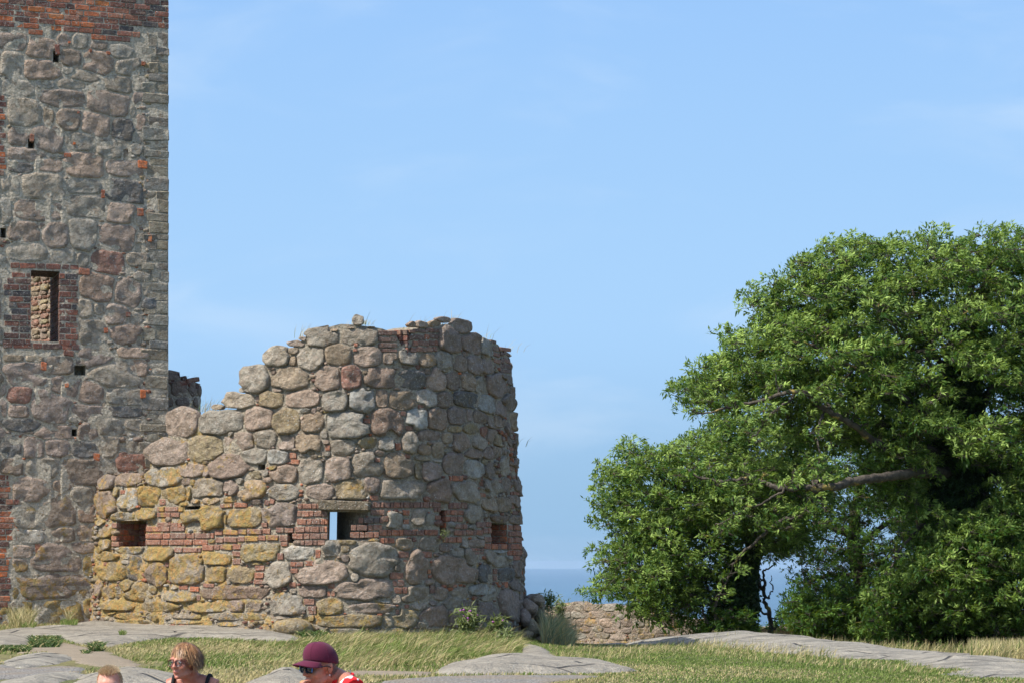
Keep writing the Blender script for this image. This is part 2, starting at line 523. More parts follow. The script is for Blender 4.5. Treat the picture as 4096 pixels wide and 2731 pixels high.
def cells(wall, stones, holes, margin, top=None, expo=2.7, wob=0.10, ndir=20, seeds_uz=()):
    """stone outlines: rounded boxes that stop where the neighbouring stone begins"""
    C = []
    for (x, y, w, h, c) in stones:
        u, z = wall.uz(x, y); ua, _ = wall.uz(x - w / 2, y); ub, _ = wall.uz(min(x + w / 2, wall.limb - 3), y)
        k = wall.ppm(u)
        C.append([ (ua + ub) / 2, z, max((ub - ua) / 2, 0.05), max(h / k / 2, 0.03), c])
    for q in seeds_uz: C.append(list(q))
    U = np.array([q[0] for q in C]); Z = np.array([q[1] for q in C]); A = np.array([q[2] for q in C]); B = np.array([q[3] for q in C])
    out = []
    for i in range(len(C)):
        u, z, a, b = U[i], Z[i], A[i], B[i]
        near = np.where((np.abs(U - u) < a * 1.3 + A) & (np.abs(Z - z) < b * 1.3 + B))[0]
        near = near[near != i]
        pts = []
        ph = rnd.uniform(0, 6.28); ex = expo * rnd.uniform(0.9, 1.4)
        nf = rnd.choice([4, 4, 5, 5, 5, 6])
        a0 = rnd.uniform(-0.25, 0.25) + (math.pi / 4 if nf == 4 and rnd.random() < .2 else 0)
        cuts = [(a0 + 6.2832 * (k + rnd.uniform(-0.22, 0.22)) / nf, rnd.uniform(0.90, 1.04)) for k in range(nf)]
        for k in range(ndir):
            th = 2 * math.pi * (k + rnd.uniform(-0.2, 0.2)) / ndir
            ct, st = math.cos(th), math.sin(th)
            r = min(1.34, 1.12 / ((abs(ct) ** ex + abs(st) ** ex) ** (1 / ex)))
            for ca, cd in cuts:
                cc = math.cos(th - ca)
                if cc > 0.2: r = min(r, cd / cc)
            r *= 1.10 + rnd.uniform(-1, 1) * wob * 0.28
            rs = np.linspace(0.15, r, 26)
            uu = u + a * ct * rs; zz = z + b * st * rs
            if len(near):
                di = ((np.abs(uu - u) / a) ** 3 + (np.abs(zz - z) / b) ** 3) ** (1 / 3)
                dj = ((np.abs(uu[:, None] - U[near]) / A[near]) ** 3 + (np.abs(zz[:, None] - Z[near]) / B[near]) ** 3) ** (1 / 3)
                bad = di > dj.min(1) - margin / min(a, b)
            else: bad = np.zeros(len(rs), dtype=bool)
            for hq in holes:
                q = hq['out'] if isinstance(hq, dict) else hq
                bad |= (uu > q[0] - 0.01) & (uu < q[1] + 0.01) & (zz > q[2] - 0.01) & (zz < q[3] + 0.01)
            if top is not None and C[i][4] != '#':
                pass
            m = int(np.argmax(bad)) if bad.any() else len(rs)
            m = max(m - 1, 0)
            pts.append((uu[m], zz[m]))
        # light smoothing
        q = np.array(pts); q = q * 0.94 + 0.03 * (np.roll(q, 1, 0) + np.roll(q, -1, 0))
        out.append((u, z, a, b, C[i][4], q))
    return out

def stone_geo(wall, cell, bulge, sink=0.05, tilt=0.02, rough=0.006, dome=0.35, edge=0.93):
    u, z, a, b, c, q = cell
    cu, cz = q.mean(0)
    size = min(a, b)
    hgt = bulge * (0.55 + 0.45 * min(1.6, size / 0.2)) * rnd.uniform(0.75, 1.3)
    tu, tz = rnd.uniform(-tilt, tilt), rnd.uniform(-tilt, tilt)
    rings = ((1.0, -sink), (1.0, hgt * 0.50), (edge, hgt * (0.97 - dome * 0.2)), (0.74, hgt * (1.0 - dome * 0.06)), (0.38, hgt * (1.0 + dome * 0.10)))
    V = []; n = len(q)
    for k, (sc, o) in enumerate(rings):
        pu = cu + (q[:, 0] - cu) * sc; pz = cz + (q[:, 1] - cz) * sc
        oo = o + (tu * (pu - cu) / a + tz * (pz - cz) / b) * (1 if k else 0)
        if k >= 2: oo = oo + rough * 2.2 * vnoise(pu * 1.0, pz, int(u * 37) % 50, 0.15, 2) * min(1.5, size / 0.15)
        V.append(wall.P(pu, pz, oo))
    V.append(wall.P(np.array([cu]), np.array([cz]), hgt * (1.0 + dome * 0.08)))
    V = np.concatenate(V)
    Fc = []
    for k in range(len(rings) - 1):
        for i in range(n):
            j = (i + 1) % n
            Fc.append([k * n + i, k * n + j, (k + 1) * n + j, (k + 1) * n + i])
    for i in range(n):
        Fc.append([(len(rings) - 1) * n + i, (len(rings) - 1) * n + (i + 1) % n, len(V) - 1])
    return V, Fc

def vary(c, amt=0.16):
    k = 1 + rnd.uniform(-amt, amt); h = rnd.uniform(-0.05, 0.05)
    return (c[0] * k * (1 + h), c[1] * k, c[2] * k * (1 - h))

def lay_stones(wall, cs, parent, mat, bulge, lich_fn, name='stone', limit=300, tint=1.0, **kw):
    cs = sorted(cs, key=lambda q: -q[2] * q[3])
    rest = []
    for i, cl in enumerate(cs):
        V, Fc = stone_geo(wall, cl, bulge, **kw)
        c = vary(STONE_COLS[cl[4]]); c = tuple(v * tint for v in c)
        al = max(0.0, min(1.3, LICH[cl[4]] * rnd.uniform(0.6, 1.3) + lich_fn(cl[0], cl[1])))
        if i < limit: mesh(name, V, Fc, mat, parent, color=(*c, al))
        else: rest.append((V, Fc, (*c, al)))
    return rest

def joined(name, parts, mat, parent, smooth=True, kind='stuff'):
    if not parts: return
    V = []; Fc = []; cc = []; n = 0
    for v, f, c in parts:
        V.append(v); Fc += [[i + n for i in q] for q in f]; n += len(v); cc += [c] * len(v)
    return mesh(name, np.concatenate(V), Fc, mat, parent, smooth=smooth, kind=kind, cols=np.array(cc))

def chips(wall, cs, holes, region, n, smin, smax, accept, seed, redness=0.3, bulge=0.03, lich=0.4, avoid=()):
    """small pinning stones and brick scraps wedged in the joints"""
    g = np.random.default_rng(seed)
    U = np.array([q[0] for q in cs]); Z = np.array([q[1] for q in cs]); A = np.array([q[2] for q in cs]); B = np.array([q[3] for q in cs])
    out = []; PU = []; PZ = []; PR = []
    u = g.uniform(region[0], region[1], n); z = g.uniform(region[2], region[3], n)
    for i in range(n):
        if not accept(u[i], z[i]): continue
        if any(h[0] - 0.03 < u[i] < h[1] + 0.03 and h[2] - 0.03 < z[i] < h[3] + 0.03 for h in avoid): continue
        d = (((np.abs(u[i] - U) / A) ** 2.6 + (np.abs(z[i] - Z) / B) ** 2.6) ** (1 / 2.6) - 1) * np.minimum(A, B)
        free = d.min()
        if free < smin * 0.55: continue
        r = min(free * 1.25, smax * g.uniform(0.6, 1.0))
        if PU:
            dd = np.hypot(np.array(PU) - u[i], (np.array(PZ) - z[i]) * 1.3) - np.array(PR)
            if dd.min() < smin * 0.5: continue
            r = min(r, dd.min() + smin * 0.15)
        if r < smin * 0.5: continue
        PU.append(u[i]); PZ.append(z[i]); PR.append(r)
        red = g.random() < redness
        k = 7
        th = np.arange(k) / k * 6.283 + g.uniform(0, 1)
        asp = g.uniform(0.95, 1.8)
        q = np.stack([u[i] + r * asp * np.cos(th) * g.uniform(0.8, 1.15, k), z[i] + r * 0.8 * np.sin(th) * g.uniform(0.8, 1.15, k)], 1)
        cl = (u[i], z[i], r * asp, r * 0.8, 'g', q)
        hg = bulge * g.uniform(0.4, 1.2)
        V = np.concatenate([wall.P(q[:, 0], q[:, 1], -0.03), wall.P(u[i] + (q[:, 0] - u[i]) * .85, z[i] + (q[:, 1] - z[i]) * .85, hg), wall.P(np.array([u[i]]), np.array([z[i]]), hg * 1.1)])
        Fc = [[a, (a + 1) % k, k + (a + 1) % k, k + a] for a in range(k)] + [[k + a, k + (a + 1) % k, 2 * k] for a in range(k)]
        c = vary(BR[g.integers(0, 4)] if red else STONE_COLS['pgoOnwy'[g.integers(0, 7)]], 0.2)
        out.append((V, Fc, (*c, 0.1 if red else lich * g.uniform(0.3, 1.6))))
    return out

BR = [(0.46, 0.140, 0.060), (0.36, 0.145, 0.085), (0.58, 0.165, 0.055), (0.23, 0.090, 0.060), (0.125, 0.068, 0.055), (0.075, 0.070, 0.070), (0.68, 0.21, 0.06)]

def rbox_mesh(name, w, d, h, bev, jit, seed):
    """an irregular block with chamfered edges, x = width, y = depth, z = height"""
    g = random.Random(seed)
    V = []; ids = {}
    for sx in (-1, 1):
        for sy in (-1, 1):
            for sz in (-1, 1):
                j = [g.uniform(-jit, jit) for _ in range(3)]
                for ax in range(3):
                    p = [sx * (w / 2 - bev), sy * (d / 2 - bev), sz * (h / 2 - bev)]
                    p[ax] += (sx, sy, sz)[ax] * bev
                    ids[sx, sy, sz, ax] = len(V)
                    V.append([p[m] + j[m] for m in range(3)])
    Fc = []
    for ax in range(3):
        o = [m for m in range(3) if m != ax]
        for s_ in (-1, 1):
            q = []
            for a, b in ((-1, -1), (1, -1), (1, 1), (-1, 1)):
                c = [0, 0, 0]; c[ax] = s_; c[o[0]] = a; c[o[1]] = b
                q.append(ids[c[0], c[1], c[2], ax])
            Fc.append(q)
        for a in (-1, 1):
            for b in (-1, 1):
                q = []
                for s_, axx in ((-1, o[0]), (1, o[0]), (1, o[1]), (-1, o[1])):
                    c = [0, 0, 0]; c[ax] = s_; c[o[0]] = a; c[o[1]] = b
                    q.append(ids[c[0], c[1], c[2], axx])
                Fc.append(q)
    for sx in (-1, 1):
        for sy in (-1, 1):
            for sz in (-1, 1):
                Fc.append([ids[sx, sy, sz, a] for a in range(3)])
    me = bpy.data.meshes.new(name)
    me.from_pydata([tuple(v) for v in V], [], Fc)
    import bmesh
    bm = bmesh.new(); bm.from_mesh(me); bmesh.ops.recalc_face_normals(bm, faces=bm.faces); bm.to_mesh(me); bm.free()
    return me

BRV = {}
def brick_variants(kind, w, d, h, mat, bev=0.009, jit=0.004, n=6):
    BRV[kind] = []
    for i in range(n):
        me = rbox_mesh(kind, w, d, h, bev, jit, i * 7 + len(kind)); me.materials.append(mat); BRV[kind].append((me, w, d, h))

def put_block(kind, parent, pos, nrm, w, h, d=None, color=(1, 1, 1, 0), roll=0.0, name='brick', yaw=0.0):
    """pos = centre of the visible face; the block reaches back from it"""
    me, mw, md, mh = rnd.choice(BRV[kind])
    d = md if d is None else d
    ang = math.atan2(nrm[0], -nrm[1]) + yaw
    p = Vector(pos) - Vector(nrm) * (d / 2)
    o = link(name, me, None, parent, p, color)
    o.rotation_euler = (0, roll, ang)
    o.scale = (w / mw, d / md, h / mh)
    return o

def brick_row(wall, parent, x0, x1, y, hpx, cols, wpx=62, slope=0.0, off=0.012, joint=3.5, lich=0.1, kinds='hs', bricks=None, stagger=None, white=0.0):
    """bricks in one course between two photograph columns"""
    x = x0; i = 0
    flip = rnd.random() < 0.5 if stagger is None else stagger
    while x < x1 - 8:
        w = wpx if (i + flip) % 2 == 0 else wpx * 0.52
        w *= rnd.uniform(0.92, 1.08)
        if kinds == 's': w = wpx * rnd.uniform(0.93, 1.07)
        if x + w > x1 - 12: w = x1 - x
        xc = x + w / 2; yc = y + slope * (xc - x0)
        u, z = wall.uz(xc, yc); ua, _ = wall.uz(x, yc); ub, _ = wall.uz(x + w - joint, yc)
        k = wall.ppm(u)
        c = vary(BR[rnd.choice(cols)], 0.2)
        if white: c = tuple((v * (1 - white) + m_ * white) * .92 for v, m_ in zip(c, (0.30, 0.21, 0.16)))
        o = off + rnd.uniform(-0.006, 0.008)
        put_block('brick', parent, wall.P(u, z, o), wall.N(u), max(0.04, ub - ua), (hpx - joint) / k, 0.10, (*c, lich * rnd.uniform(0, 1.8)), roll=-slope + rnd.uniform(-0.012, 0.012))
        x += w; i += 1

brick_variants('brick', 0.27, 0.12, 0.09, M_brick)
brick_variants('block', 0.40, 0.30, 0.16, M_stone, bev=0.014, jit=0.012)

# ------------------------------------------------------------------ tower
TS = -math.tan(R(20.8))            # the face recedes to the right
tc = W(673, 2250, 45.0)            # its right-hand corner
tdir = np.array([math.cos(R(20.8)), math.sin(R(20.8))])
tc2 = np.array([tc.x, tc.y])
tower_wall = Wall([tc2 - tdir * 8.6, tc2 - tdir * 4, tc2], smooth=0)
TW = tower_wall
tower = empty('stone_tower', (tc2[0] - 3, tc2[1] + 0.5, -1.3), 'tall square fieldstone tower with brick top and a small brick-framed window', 'tower')

def trect(x0, x1, y0, y1):
    a = TW.uz(x0, (y0 + y1) / 2); b = TW.uz(x1, (y0 + y1) / 2)
    return (a[0], b[0], TW.uz((x0 + x1) / 2, y1)[1], TW.uz((x0 + x1) / 2, y0)[1])

tholes = []
for (x, y, w, h) in ((217, 228, 24, 46), (567, 284, 24, 44), (118, 576, 26, 38), (498, 620, 20, 44), (8, 932, 22, 40), (550, 991, 26, 40), (556, 1363, 18, 42),
                     (313, 1480, 46, 40), (290, 1729, 22, 28), (487, 1783, 28, 38), (553, 20-8, 30, 34)):
    tholes.append(dict(out=trect(x - w / 2, x + w / 2, y - h / 2, y + h / 2), depth=0.38))
_us = np.linspace(0, TW.len, 500); _P = TW.P(_us, np.full(500, 4.0), -1.25); _px = CX + F * _P[:, 0] / _P[:, 1]
win = dict(out=trect(117, 232, 1084, 1366), depth=None)
win['inn'] = (float(np.interp(98, _px, _us)), float(np.interp(201, _px, _us)), win['out'][2] + .02, win['out'][3] + .12)
tholes.append(win)
core(TW, 'wall_core', tower, M_mortar_tower, -1.9, lambda u: 13.5, 1.25, tholes, du=0.22, dz=0.22, jitter=0.012, lift=0.004)
# return wall behind the corner, and the inner wall seen through the window
nrm_t = np.array([tdir[1], -tdir[0]])
side = Wall([tc2 - tdir * 0.012 - nrm_t * 0.02 , tc2 - tdir * 0.012 - nrm_t * 6.5], smooth=0)
core(side, 'side_wall', tower, M_mortar_tower, -1.9, lambda u: 13.45, 1.2, (), du=0.3, dz=0.3, jitter=0.012)

tower_stones = parse('''p 100 385 250 140;p 360 450 260 190;p 555 370 120 95;g 700 380 140 120;O 870 410 150 80;g 1065 470 190 115;g 90 570 190 210;p 355 620 290 200;
O 625 525 180 130;p 865 560 260 190;g 1140 610 220 140;g 740 685 220 90;g 395 765 190 90;g 610 760 220 90;g 150 800 300 140;p 530 880 390 165;p 970 930 370 210;
g 1065 770 240 150;g 1230 760 110 110;g 205 1000 290 230;o 415 1030 90 180;O 610 1070 190 190;p 850 1120 250 210;d 1085 1165 200 180;P 1240 1100 90 120;p 155 1230 170 150;
p 405 1235 250 200;g 720 1270 260 150;g 980 1330 260 160;p 205 1385 280 120;p 430 1490 240 100;p 745 1480 320 190;p 1075 1510 280 130;d 165 1500 220 90;g 1210 1340 100 80;
P 1235 885 110 110;g 25 240 60 80;g 380 300 180 60;g 1240 1230 110 80;g 600 640 120 60;g 1180 1000 60 120''', 0, 0, 2.24)
tower_stones += parse('''g 65 100 170 180;g 370 110 330 210;g 730 110 300 125;d 1090 150 270 190;g 765 285 335 190;p 1070 340 240 180;g 45 310 110 220;p 315 325 400 165;
p 205 510 240 170;p 485 540 210 210;g 725 525 220 250;P 1055 565 310 210;P 365 462 60 60;g 235 690 300 150;g 555 735 210 120;g 720 760 110 110;r 955 780 250 185;g 1220 750 180 110;
n 850 1015 290 220;p 1140 1060 240 200;g 1330 1030 110 120;g 740 1190 160 170;g 790 1400 250 180;p 1030 1260 180 180;P 1110 1420 230 150;d 1350 1150 180 95;g 40 830 70 90;
g 20 1140 50 260;g 1230 400 110 90;g 1260 920 120 80;g 870 1200 90 90;g 1200 1290 110 90;g 1250 560 90 90''', 0, 700, 2.24)
tower_stones += parse('''o 100 55 190 100;o 292 55 150 100;O 530 130 230 180;P 825 80 330 145;p 1180 30 240 85;P 215 215 370 185;g 1030 215 400 220;p 1220 165 160 150;
P 570 325 260 185;P 800 380 210 190;g 1110 420 300 160;r 160 400 210 145;P 440 505 320 265;p 20 340 60 130;P 20 520 70 150;P 150 550 185 110;P 755 550 280 125;d 1090 545 270 105;
d 190 665 330 100;P 480 735 290 120;P 775 740 160 130;g 980 685 220 140;g 1200 665 210 85;d 90 865 170 165;P 290 885 180 160;P 490 870 200 155;d 740 895 190 145;g 965 865 160 180;
O 90 1045 190 150;g 380 1050 275 165;O 710 1095 370 225;r 1150 990 240 145;g 970 1045 90 120;p 230 1255 320 210;O 555 1205 160 95;g 715 1295 185 160;O 420 1335 110 50;
g 235 1485 250 220;O 510 1455 320 270;n 785 1470 220 150;O 868 1290 60 110;g 1180 880 120 100;g 640 615 90 60''', 0, 1400, 2.24)
tower_stones += parse('''w 255 305 190 115;O 535 290 200 140;O 740 275 210 145;P 700 412 240 105;p 185 440 190 95;P 480 505 380 220;y 765 560 130 210;p 135 562 160 105;P 30 575 65 100;
P 425 725 650 195;p 105 785 110 105;O 700 790 120 90;y 130 935 280 100;r 312 930 85 75;y 510 950 330 165;y 790 920 170 150;O 190 1020 230 80;g 60 1070 130 70;P 855 760 50 100;g 300 650 120 50''', 0, 2000, 2.1457)
# face blanks for the brick areas
tb_win = [trect(8, 305, 1052, 1420)]
tb_left = [trect(-40, 42, 1898, 2425), trect(-40, 22, 380, 712)]
avoid_t = [h['out'] for h in tholes] + tb_win + tb_left
extra = []
for _ in range(1):
    for zz in np.arange(-1.2, 9.6, 0.45):
        for uu in np.arange(0.3, TW.uz(-30, 1000)[0], 0.62):
            extra.append((uu + rnd.uniform(-.08, .08), zz + rnd.uniform(-.06, .06), rnd.uniform(.24, .34), rnd.uniform(.17, .24), rnd.choice('pPggOg')))
tower_stones = [(x, y, w * 1.16, h * 1.16, c) for x, y, w, h, c in tower_stones]
tcells = cells(TW, tower_stones, [dict(out=q) for q in avoid_t], 0.019, expo=3.2, wob=.2, seeds_uz=extra)
def lich_t(u, z):
    return 0.85 * float(sstep(2.2, -1.0, z)) + 0.12
rest = lay_stones(TW, [c for c in tcells if c[0] > TW.uz(-30, 1000)[0] - 0.2], tower, M_stone, 0.0155, lich_t, tint=1.24, sink=0.03, tilt=0.006, rough=0.010, dome=0.15, edge=0.965)
rest2 = lay_stones(TW, [c for c in tcells if c[0] <= TW.uz(-30, 1000)[0] - 0.2], tower, M_stone_a, 0.026, lich_t, limit=0, sink=0.03, tilt=0.01, rough=0.006, dome=0.5, edge=0.95)
u_l = TW.uz(-60, 1000)[0]
rest += chips(TW, tcells, (), (u_l, TW.uz(600, 1000)[0], -1.15, 9.4), 5200, 0.032, 0.085, lambda u, z: True, 5, redness=0.14, bulge=0.012, lich=0.35, avoid=avoid_t)
joined('rubble_chip', rest + rest2, M_stone_a, tower)

# brick courses at the head of the tower; the boundary steps down to the left
H = 23.6
for r in range(-7, 8):
    yl = 4 + r * H * 0.98                         # course height at the left picture edge
    slope = 0.085 - r * 0.001
    x0, x1 = -70, 676
    def ylim(x): return np.interp(x, [-80, 0, 20, 120, 125, 210, 290, 295, 345, 350, 490, 500, 548, 552, 680], [96, 96, 110, 114, 136, 136, 136, 145, 145, 160, 178, 180, 152, 122, 124])
    x = x0 + (r % 2) * 20; i = 0
    while x < x1 - 6:
        w = (64 if (i + r) % 3 else 34) * rnd.uniform(0.93, 1.06)
        if x + w > x1 - 14: w = x1 - x
        xc = x + w / 2; yc = yl + slope * (xc - 0)
        if yc + H * 0.45 < ylim(xc) + 6 and not (538 < xc < 572 and yc < 28 and yc > -12):
            u, z = TW.uz(xc, yc); ua = TW.uz(x, yc)[0]; ub = TW.uz(x + w - 3.6, yc)[0]; k = TW.ppm(u)
            right = xc > 430
            ci = rnd.choice([3, 3, 4, 4, 1, 3, 5] if right else [0, 2, 1, 3, 6, 3, 0, 4])
            put_block('brick', tower, TW.P(u, z, 0.016 + rnd.uniform(-.006, .008)), TW.N(u), ub - ua, (H - 3.8) / k, 0.11, (*vary(BR[ci], .22), 0.12 if right else 0.02), roll=rnd.uniform(-.012, .012))
        x += w; i += 1
# quoins of thin grey slabs up the right-hand corner
y = 132.0
while y < 2330:
    h = rnd.choice([26, 34, 42, 52, 60]) * rnd.uniform(.9, 1.1)
    if y > 1680: x1q = 650 - (y - 1680) * 0.2
    x1q = 674.5 + rnd.uniform(-3.5, 3.5)
    x = x1q; yy = y + h / 2
    n = rnd.choice([1, 1, 2])
    wtot = rnd.uniform(78, 120)
    if 230 < yy < 300 or 960 < yy < 1020 or 1340 < yy < 1390: wtot = rnd.uniform(80, 92)
    for j in range(n):
        w = wtot / n * rnd.uniform(.9, 1.1)
        xc = x - w / 2
        sl = (CY - yy) * 0.0000375 * 0
        u, z = TW.uz(xc, yy); ua = TW.uz(x - w, yy)[0]; ub = TW.uz(x - 1.5, yy)[0]
        if x > 675: ub = TW.len + (x - 675) / TW.ppm(u)
        c = vary(rnd.choice([(0.34, 0.31, 0.235), (0.29, 0.27, 0.215), (0.36, 0.315, 0.225), (0.25, 0.235, 0.20)]), .12)
        uc = (ua + ub) / 2
        pp = TW.P(min(uc, TW.len), z, 0.018 + rnd.uniform(-.01, .012))
        if uc > TW.len: pp[:2] += tdir * (uc - TW.len)
        put_block('block', tower, pp, TW.N(TW.len - .1), ub - ua, (h - 2.0) / TW.ppm(u), 0.34, (*c, 0.42), roll=rnd.uniform(-.01, .01), name='quoin')
        x -= w
    y += h
# window surround
for r in range(15):
    yy = 1076 + r * 24.2
    dark = [4, 4, 3, 5, 3]
    xl = [40, 40, 22, 8, 10, 30, 28, 38, 8, 10, 38, 8, 4, 8, 6][r]
    if r == 0:
        brick_row(TW, tower, 36, 310, 1062, 24, dark, 66, 0.03, lich=0.05); continue
    if r == 14:
        brick_row(TW, tower, 6, 312, 1380, 25, [3, 4, 0, 3], 80, 0.03, lich=0.03); continue
    if yy > 1372: continue
    brick_row(TW, tower, xl, 117, yy, 24.0, dark, 60, 0.03, lich=0.04, stagger=r % 2 == 0)
    brick_row(TW, tower, 228, 300 + (r % 2) * 6, yy + 5, 24.0, dark + [3], 48, 0.03, lich=0.04, stagger=r % 2 == 1)
def reveal(wall, parent, h, i, depth, T, cols, step=.26, zstep=.1055, hb=.092):
    """brick lining of an opening's side; i = 1 for the right-hand reveal, 0 for the left"""
    a = h['out']; b = h.get('inn') or a
    e0_ = wall.P(a[i], a[2], 0.0); e1_ = wall.P(b[i], a[2], -T); d = e1_ - e0_; ln = np.linalg.norm(d); d /= ln
    nn = np.array([d[1], -d[0], 0.0]); mid = wall.P((a[0] + a[1]) / 2, a[2], 0.0)
    if np.dot(nn, mid - e0_) < 0: nn = -nn
    z = a[2] + zstep * .5; row = 0
    while z < a[3] - .03:
        q = .03 - (row % 2) * step * .5
        while q < ln * depth / T - .03:
            q0, q1 = max(q, 0.015), min(q + step - .014, ln * depth / T)
            if q1 - q0 > .04:
                c = e0_ + d * (q0 + q1) / 2; c[2] = z
                put_block('brick', parent, c + nn * .014, nn, q1 - q0, hb, .06, (*vary(BR[rnd.choice(cols)], .2), .02))
            q += step
        z += zstep; row += 1
reveal(TW, tower, win, 1, 1.2, 1.25, (3, 4, 3, 4))
put_block('block', tower, TW.P((win['out'][0] + win['out'][1]) / 2, win['out'][3] + .02, -0.05), TW.N(1), win['out'][1] - win['out'][0] + .3, 0.06, 0.9, (0.07, 0.035, 0.03, 0), name='lintel')
for r in range(22):
    yy = 1908 + r * 24.2
    x1 = 38 + [0, -6, 0, -8, 36, 20, 8, 20, 30, 34, 26, -6, 0, 4, -6, -8, -12, 0, 2, -4, -2, -10][r]
    brick_row(TW, tower, -40, x1, yy, 24.0, [0, 1, 2, 4, 3, 0], 60, 0.012, lich=0.05)
for r in range(13):
    brick_row(TW, tower, -40, [14, 22, 8, 18, 14, 4, 20, 2, 12, 18, 16, 22, 12][r], 392 + r * 25, 24.5, [4, 0, 3, 2], 52, 0.04, lich=0.05)
for (x, y, w, h, ci) in ((567, 660, 38, 30, 2), (558, 850, 24, 30, 0), (597, 954, 14, 30, 6), (263, 622, 28, 16, 0), (406, 777, 14, 32, 0), (168, 1464, 22, 32, 0), (569, 1574, 22, 34, 2),
                         (330, 1088, 44, 26, 1), (222, 200, 18, 40, 3), (570, 256, 16, 14, 0), (121, 553, 16, 30, 1), (418, 1322, 16, 20, 0), (508, 1258, 18, 20, 3), (268, 1412, 40, 22, 3),
                         (380, 1828, 24, 30, 2), (270, 171, 10, 8, 0), (427, 214, 16, 12, 0), (355, 205, 10, 12, 0), (290, 575, 10, 10, 2), (306, 452, 10, 8, 0), (500, 860, 8, 8, 2), (260, 1540, 14, 16, 2), (145, 2190, 22, 36, 1)):
    u, z = TW.uz(x, y); k = TW.ppm(u)
    put_block('brick', tower, TW.P(u, z, 0.030), TW.N(u), w / k, h / k, 0.10, (*vary(BR[ci], .1), 0.0), roll=rnd.uniform(-.12, .12))
# inner wall behind the window
iw = Wall([W(-160, 1200, 51.4)[:2], W(150, 1200, 49.6)[:2], W(330, 1200, 48.0)[:2]], smooth=2)
def iwr(x, y): return iw.uz(x, y)
core(iw, 'inner_wall', tower, M_mortar_far, -1.9, lambda u: float(iw.uz(150, 1085)[1] + 0.0 + 1.2 * math.sin(u)), 0.7, (), du=0.3, dz=0.3, jitter=0.03)
ic = []
for r in range(18):
    for q in range(9):
        if r % 3 == 2:
            ic.append((iwr(80 + q * 17, 1100)[0] + rnd.uniform(-.02, .02), iwr(100, 1050 + r * 19)[1], .09, .04, 'r'))
        elif q % 2 == 0:
            ic.append((iwr(80 + q * 17, 1100)[0] + rnd.uniform(-.04, .04), iwr(100, 1050 + r * 19)[1], rnd.uniform(.10, .20), rnd.uniform(.05, .13), rnd.choice('oonry')))
icc = cells(iw, [], [], 0.01, seeds_uz=ic, ndir=8)
joined('inner_rubble', lay_stones(iw, icc, tower, M_stone_a, 0.07, lambda u, z: 0.2, limit=0, tint=1.15), M_stone_a, tower)

# ------------------------------------------------------------------ round ruin
def Dp(x, d): return ((x - CX) / F * d, d)
RW = Wall([Dp(300, 45.3), Dp(400, 44.25), Dp(550, 43.5), Dp(700, 42.75), Dp(900, 41.95), Dp(1100, 41.4), Dp(1300, 41.1), Dp(1500, 41.1), Dp(1700, 41.5), Dp(1850, 42.15), Dp(1970, 43.0), Dp(2046, 44.0),
           (0.17, 45.1), (0.10, 46.4), (-0.5, 47.7), (-1.4, 48.6)], batter=0.058, z0=0.3)
ruin = empty('ruined_round_tower', (-3.2, 43.5, -1.3), 'broken round fieldstone tower with stepped top and brick loopholes', 'ruin')
def rrect(x0, x1, y0, y1):
    return (RW.uz(x0, (y0 + y1) / 2)[0], RW.uz(x1, (y0 + y1) / 2)[0], RW.uz((x0 + x1) / 2, y1)[1], RW.uz((x0 + x1) / 2, y0)[1])
TOPPX = [(300, 1935), (410, 1930), (445, 1920), (455, 1905), (598, 1900), (606, 1800), (660, 1775), (672, 1712), (790, 1690), (800, 1655), (890, 1640), (960, 1625), (985, 1560), (1000, 1490), (1060, 1470),
         (1066, 1410), (1150, 1390), (1180, 1372), (1230, 1330), (1300, 1300), (1360, 1284), (1440, 1290), (1520, 1302), (1580, 1325), (1590, 1372), (1615, 1375), (1632, 1345), (1650, 1308), (1700, 1296), (1800, 1285), (1870, 1310), (1900, 1345), (1990, 1370), (2010, 1395), (2030, 1420)]
tu = [RW.uz(x, y) for x, y in TOPPX]
tuu = [q[0] for q in tu]; tzz = [q[1] for q in tu]
tuu += [RW.ulimb + 0.6, RW.ulimb + 1.4, RW.len]; tzz += [tzz[-1] - 0.1, tzz[-1] - 0.7, 1.2]
for i in range(1, len(tuu)): tuu[i] = max(tuu[i], tuu[i - 1] + 1e-3)
def rtop(u): return float(np.interp(u, tuu, tzz)) - 0.03
e1 = dict(out=rrect(1312, 1472, 2046, 2157), inn=None, depth=None)
q = e1['out']
ua = RW.uz(1316, 2100)[0]
# the back of the opening is a slit on the sight line
bk = lambda x: float(np.interp(x, [0], [0]))
def back_u(x, depth):
    """u whose inner-face point projects to photograph column x"""
    us = np.linspace(RW.uz(1200, 2100)[0], RW.uz(1700, 2100)[0], 400)
    P = RW.P(us, np.full(400, 0.6), -depth)
    return float(np.interp(x, CX + F * P[:, 0] / P[:, 1], us))
TH = 1.3
kz = (41.1 + TH) / 41.1
e1['inn'] = (back_u(1308, TH), back_u(1347, TH), q[2] * kz - 0.02, q[3] * kz + 0.04)
e0 = dict(out=rrect(466, 586, 2080, 2184), depth=0.55)
e2 = dict(out=rrect(1757, 1784, 2038, 2135), depth=0.6)
e3 = dict(out=rrect(1962, 2028, 2090, 2188), depth=0.7)
e4 = dict(out=rrect(1032, 1060, 1855, 1877), depth=0.4)
e5 = dict(out=rrect(1150, 1178, 2128, 2170), depth=0.3)
e6 = dict(out=rrect(738, 802, 2022, 2036), depth=0.3)
rholes = [e0, e1, e2, e3, e4, e5, e6]
core(RW, 'wall_core', ruin, M_mortar_ruin, -2.1, rtop, TH, rholes, du=0.13, dz=0.13, jitter=0.018, lift=0.006)

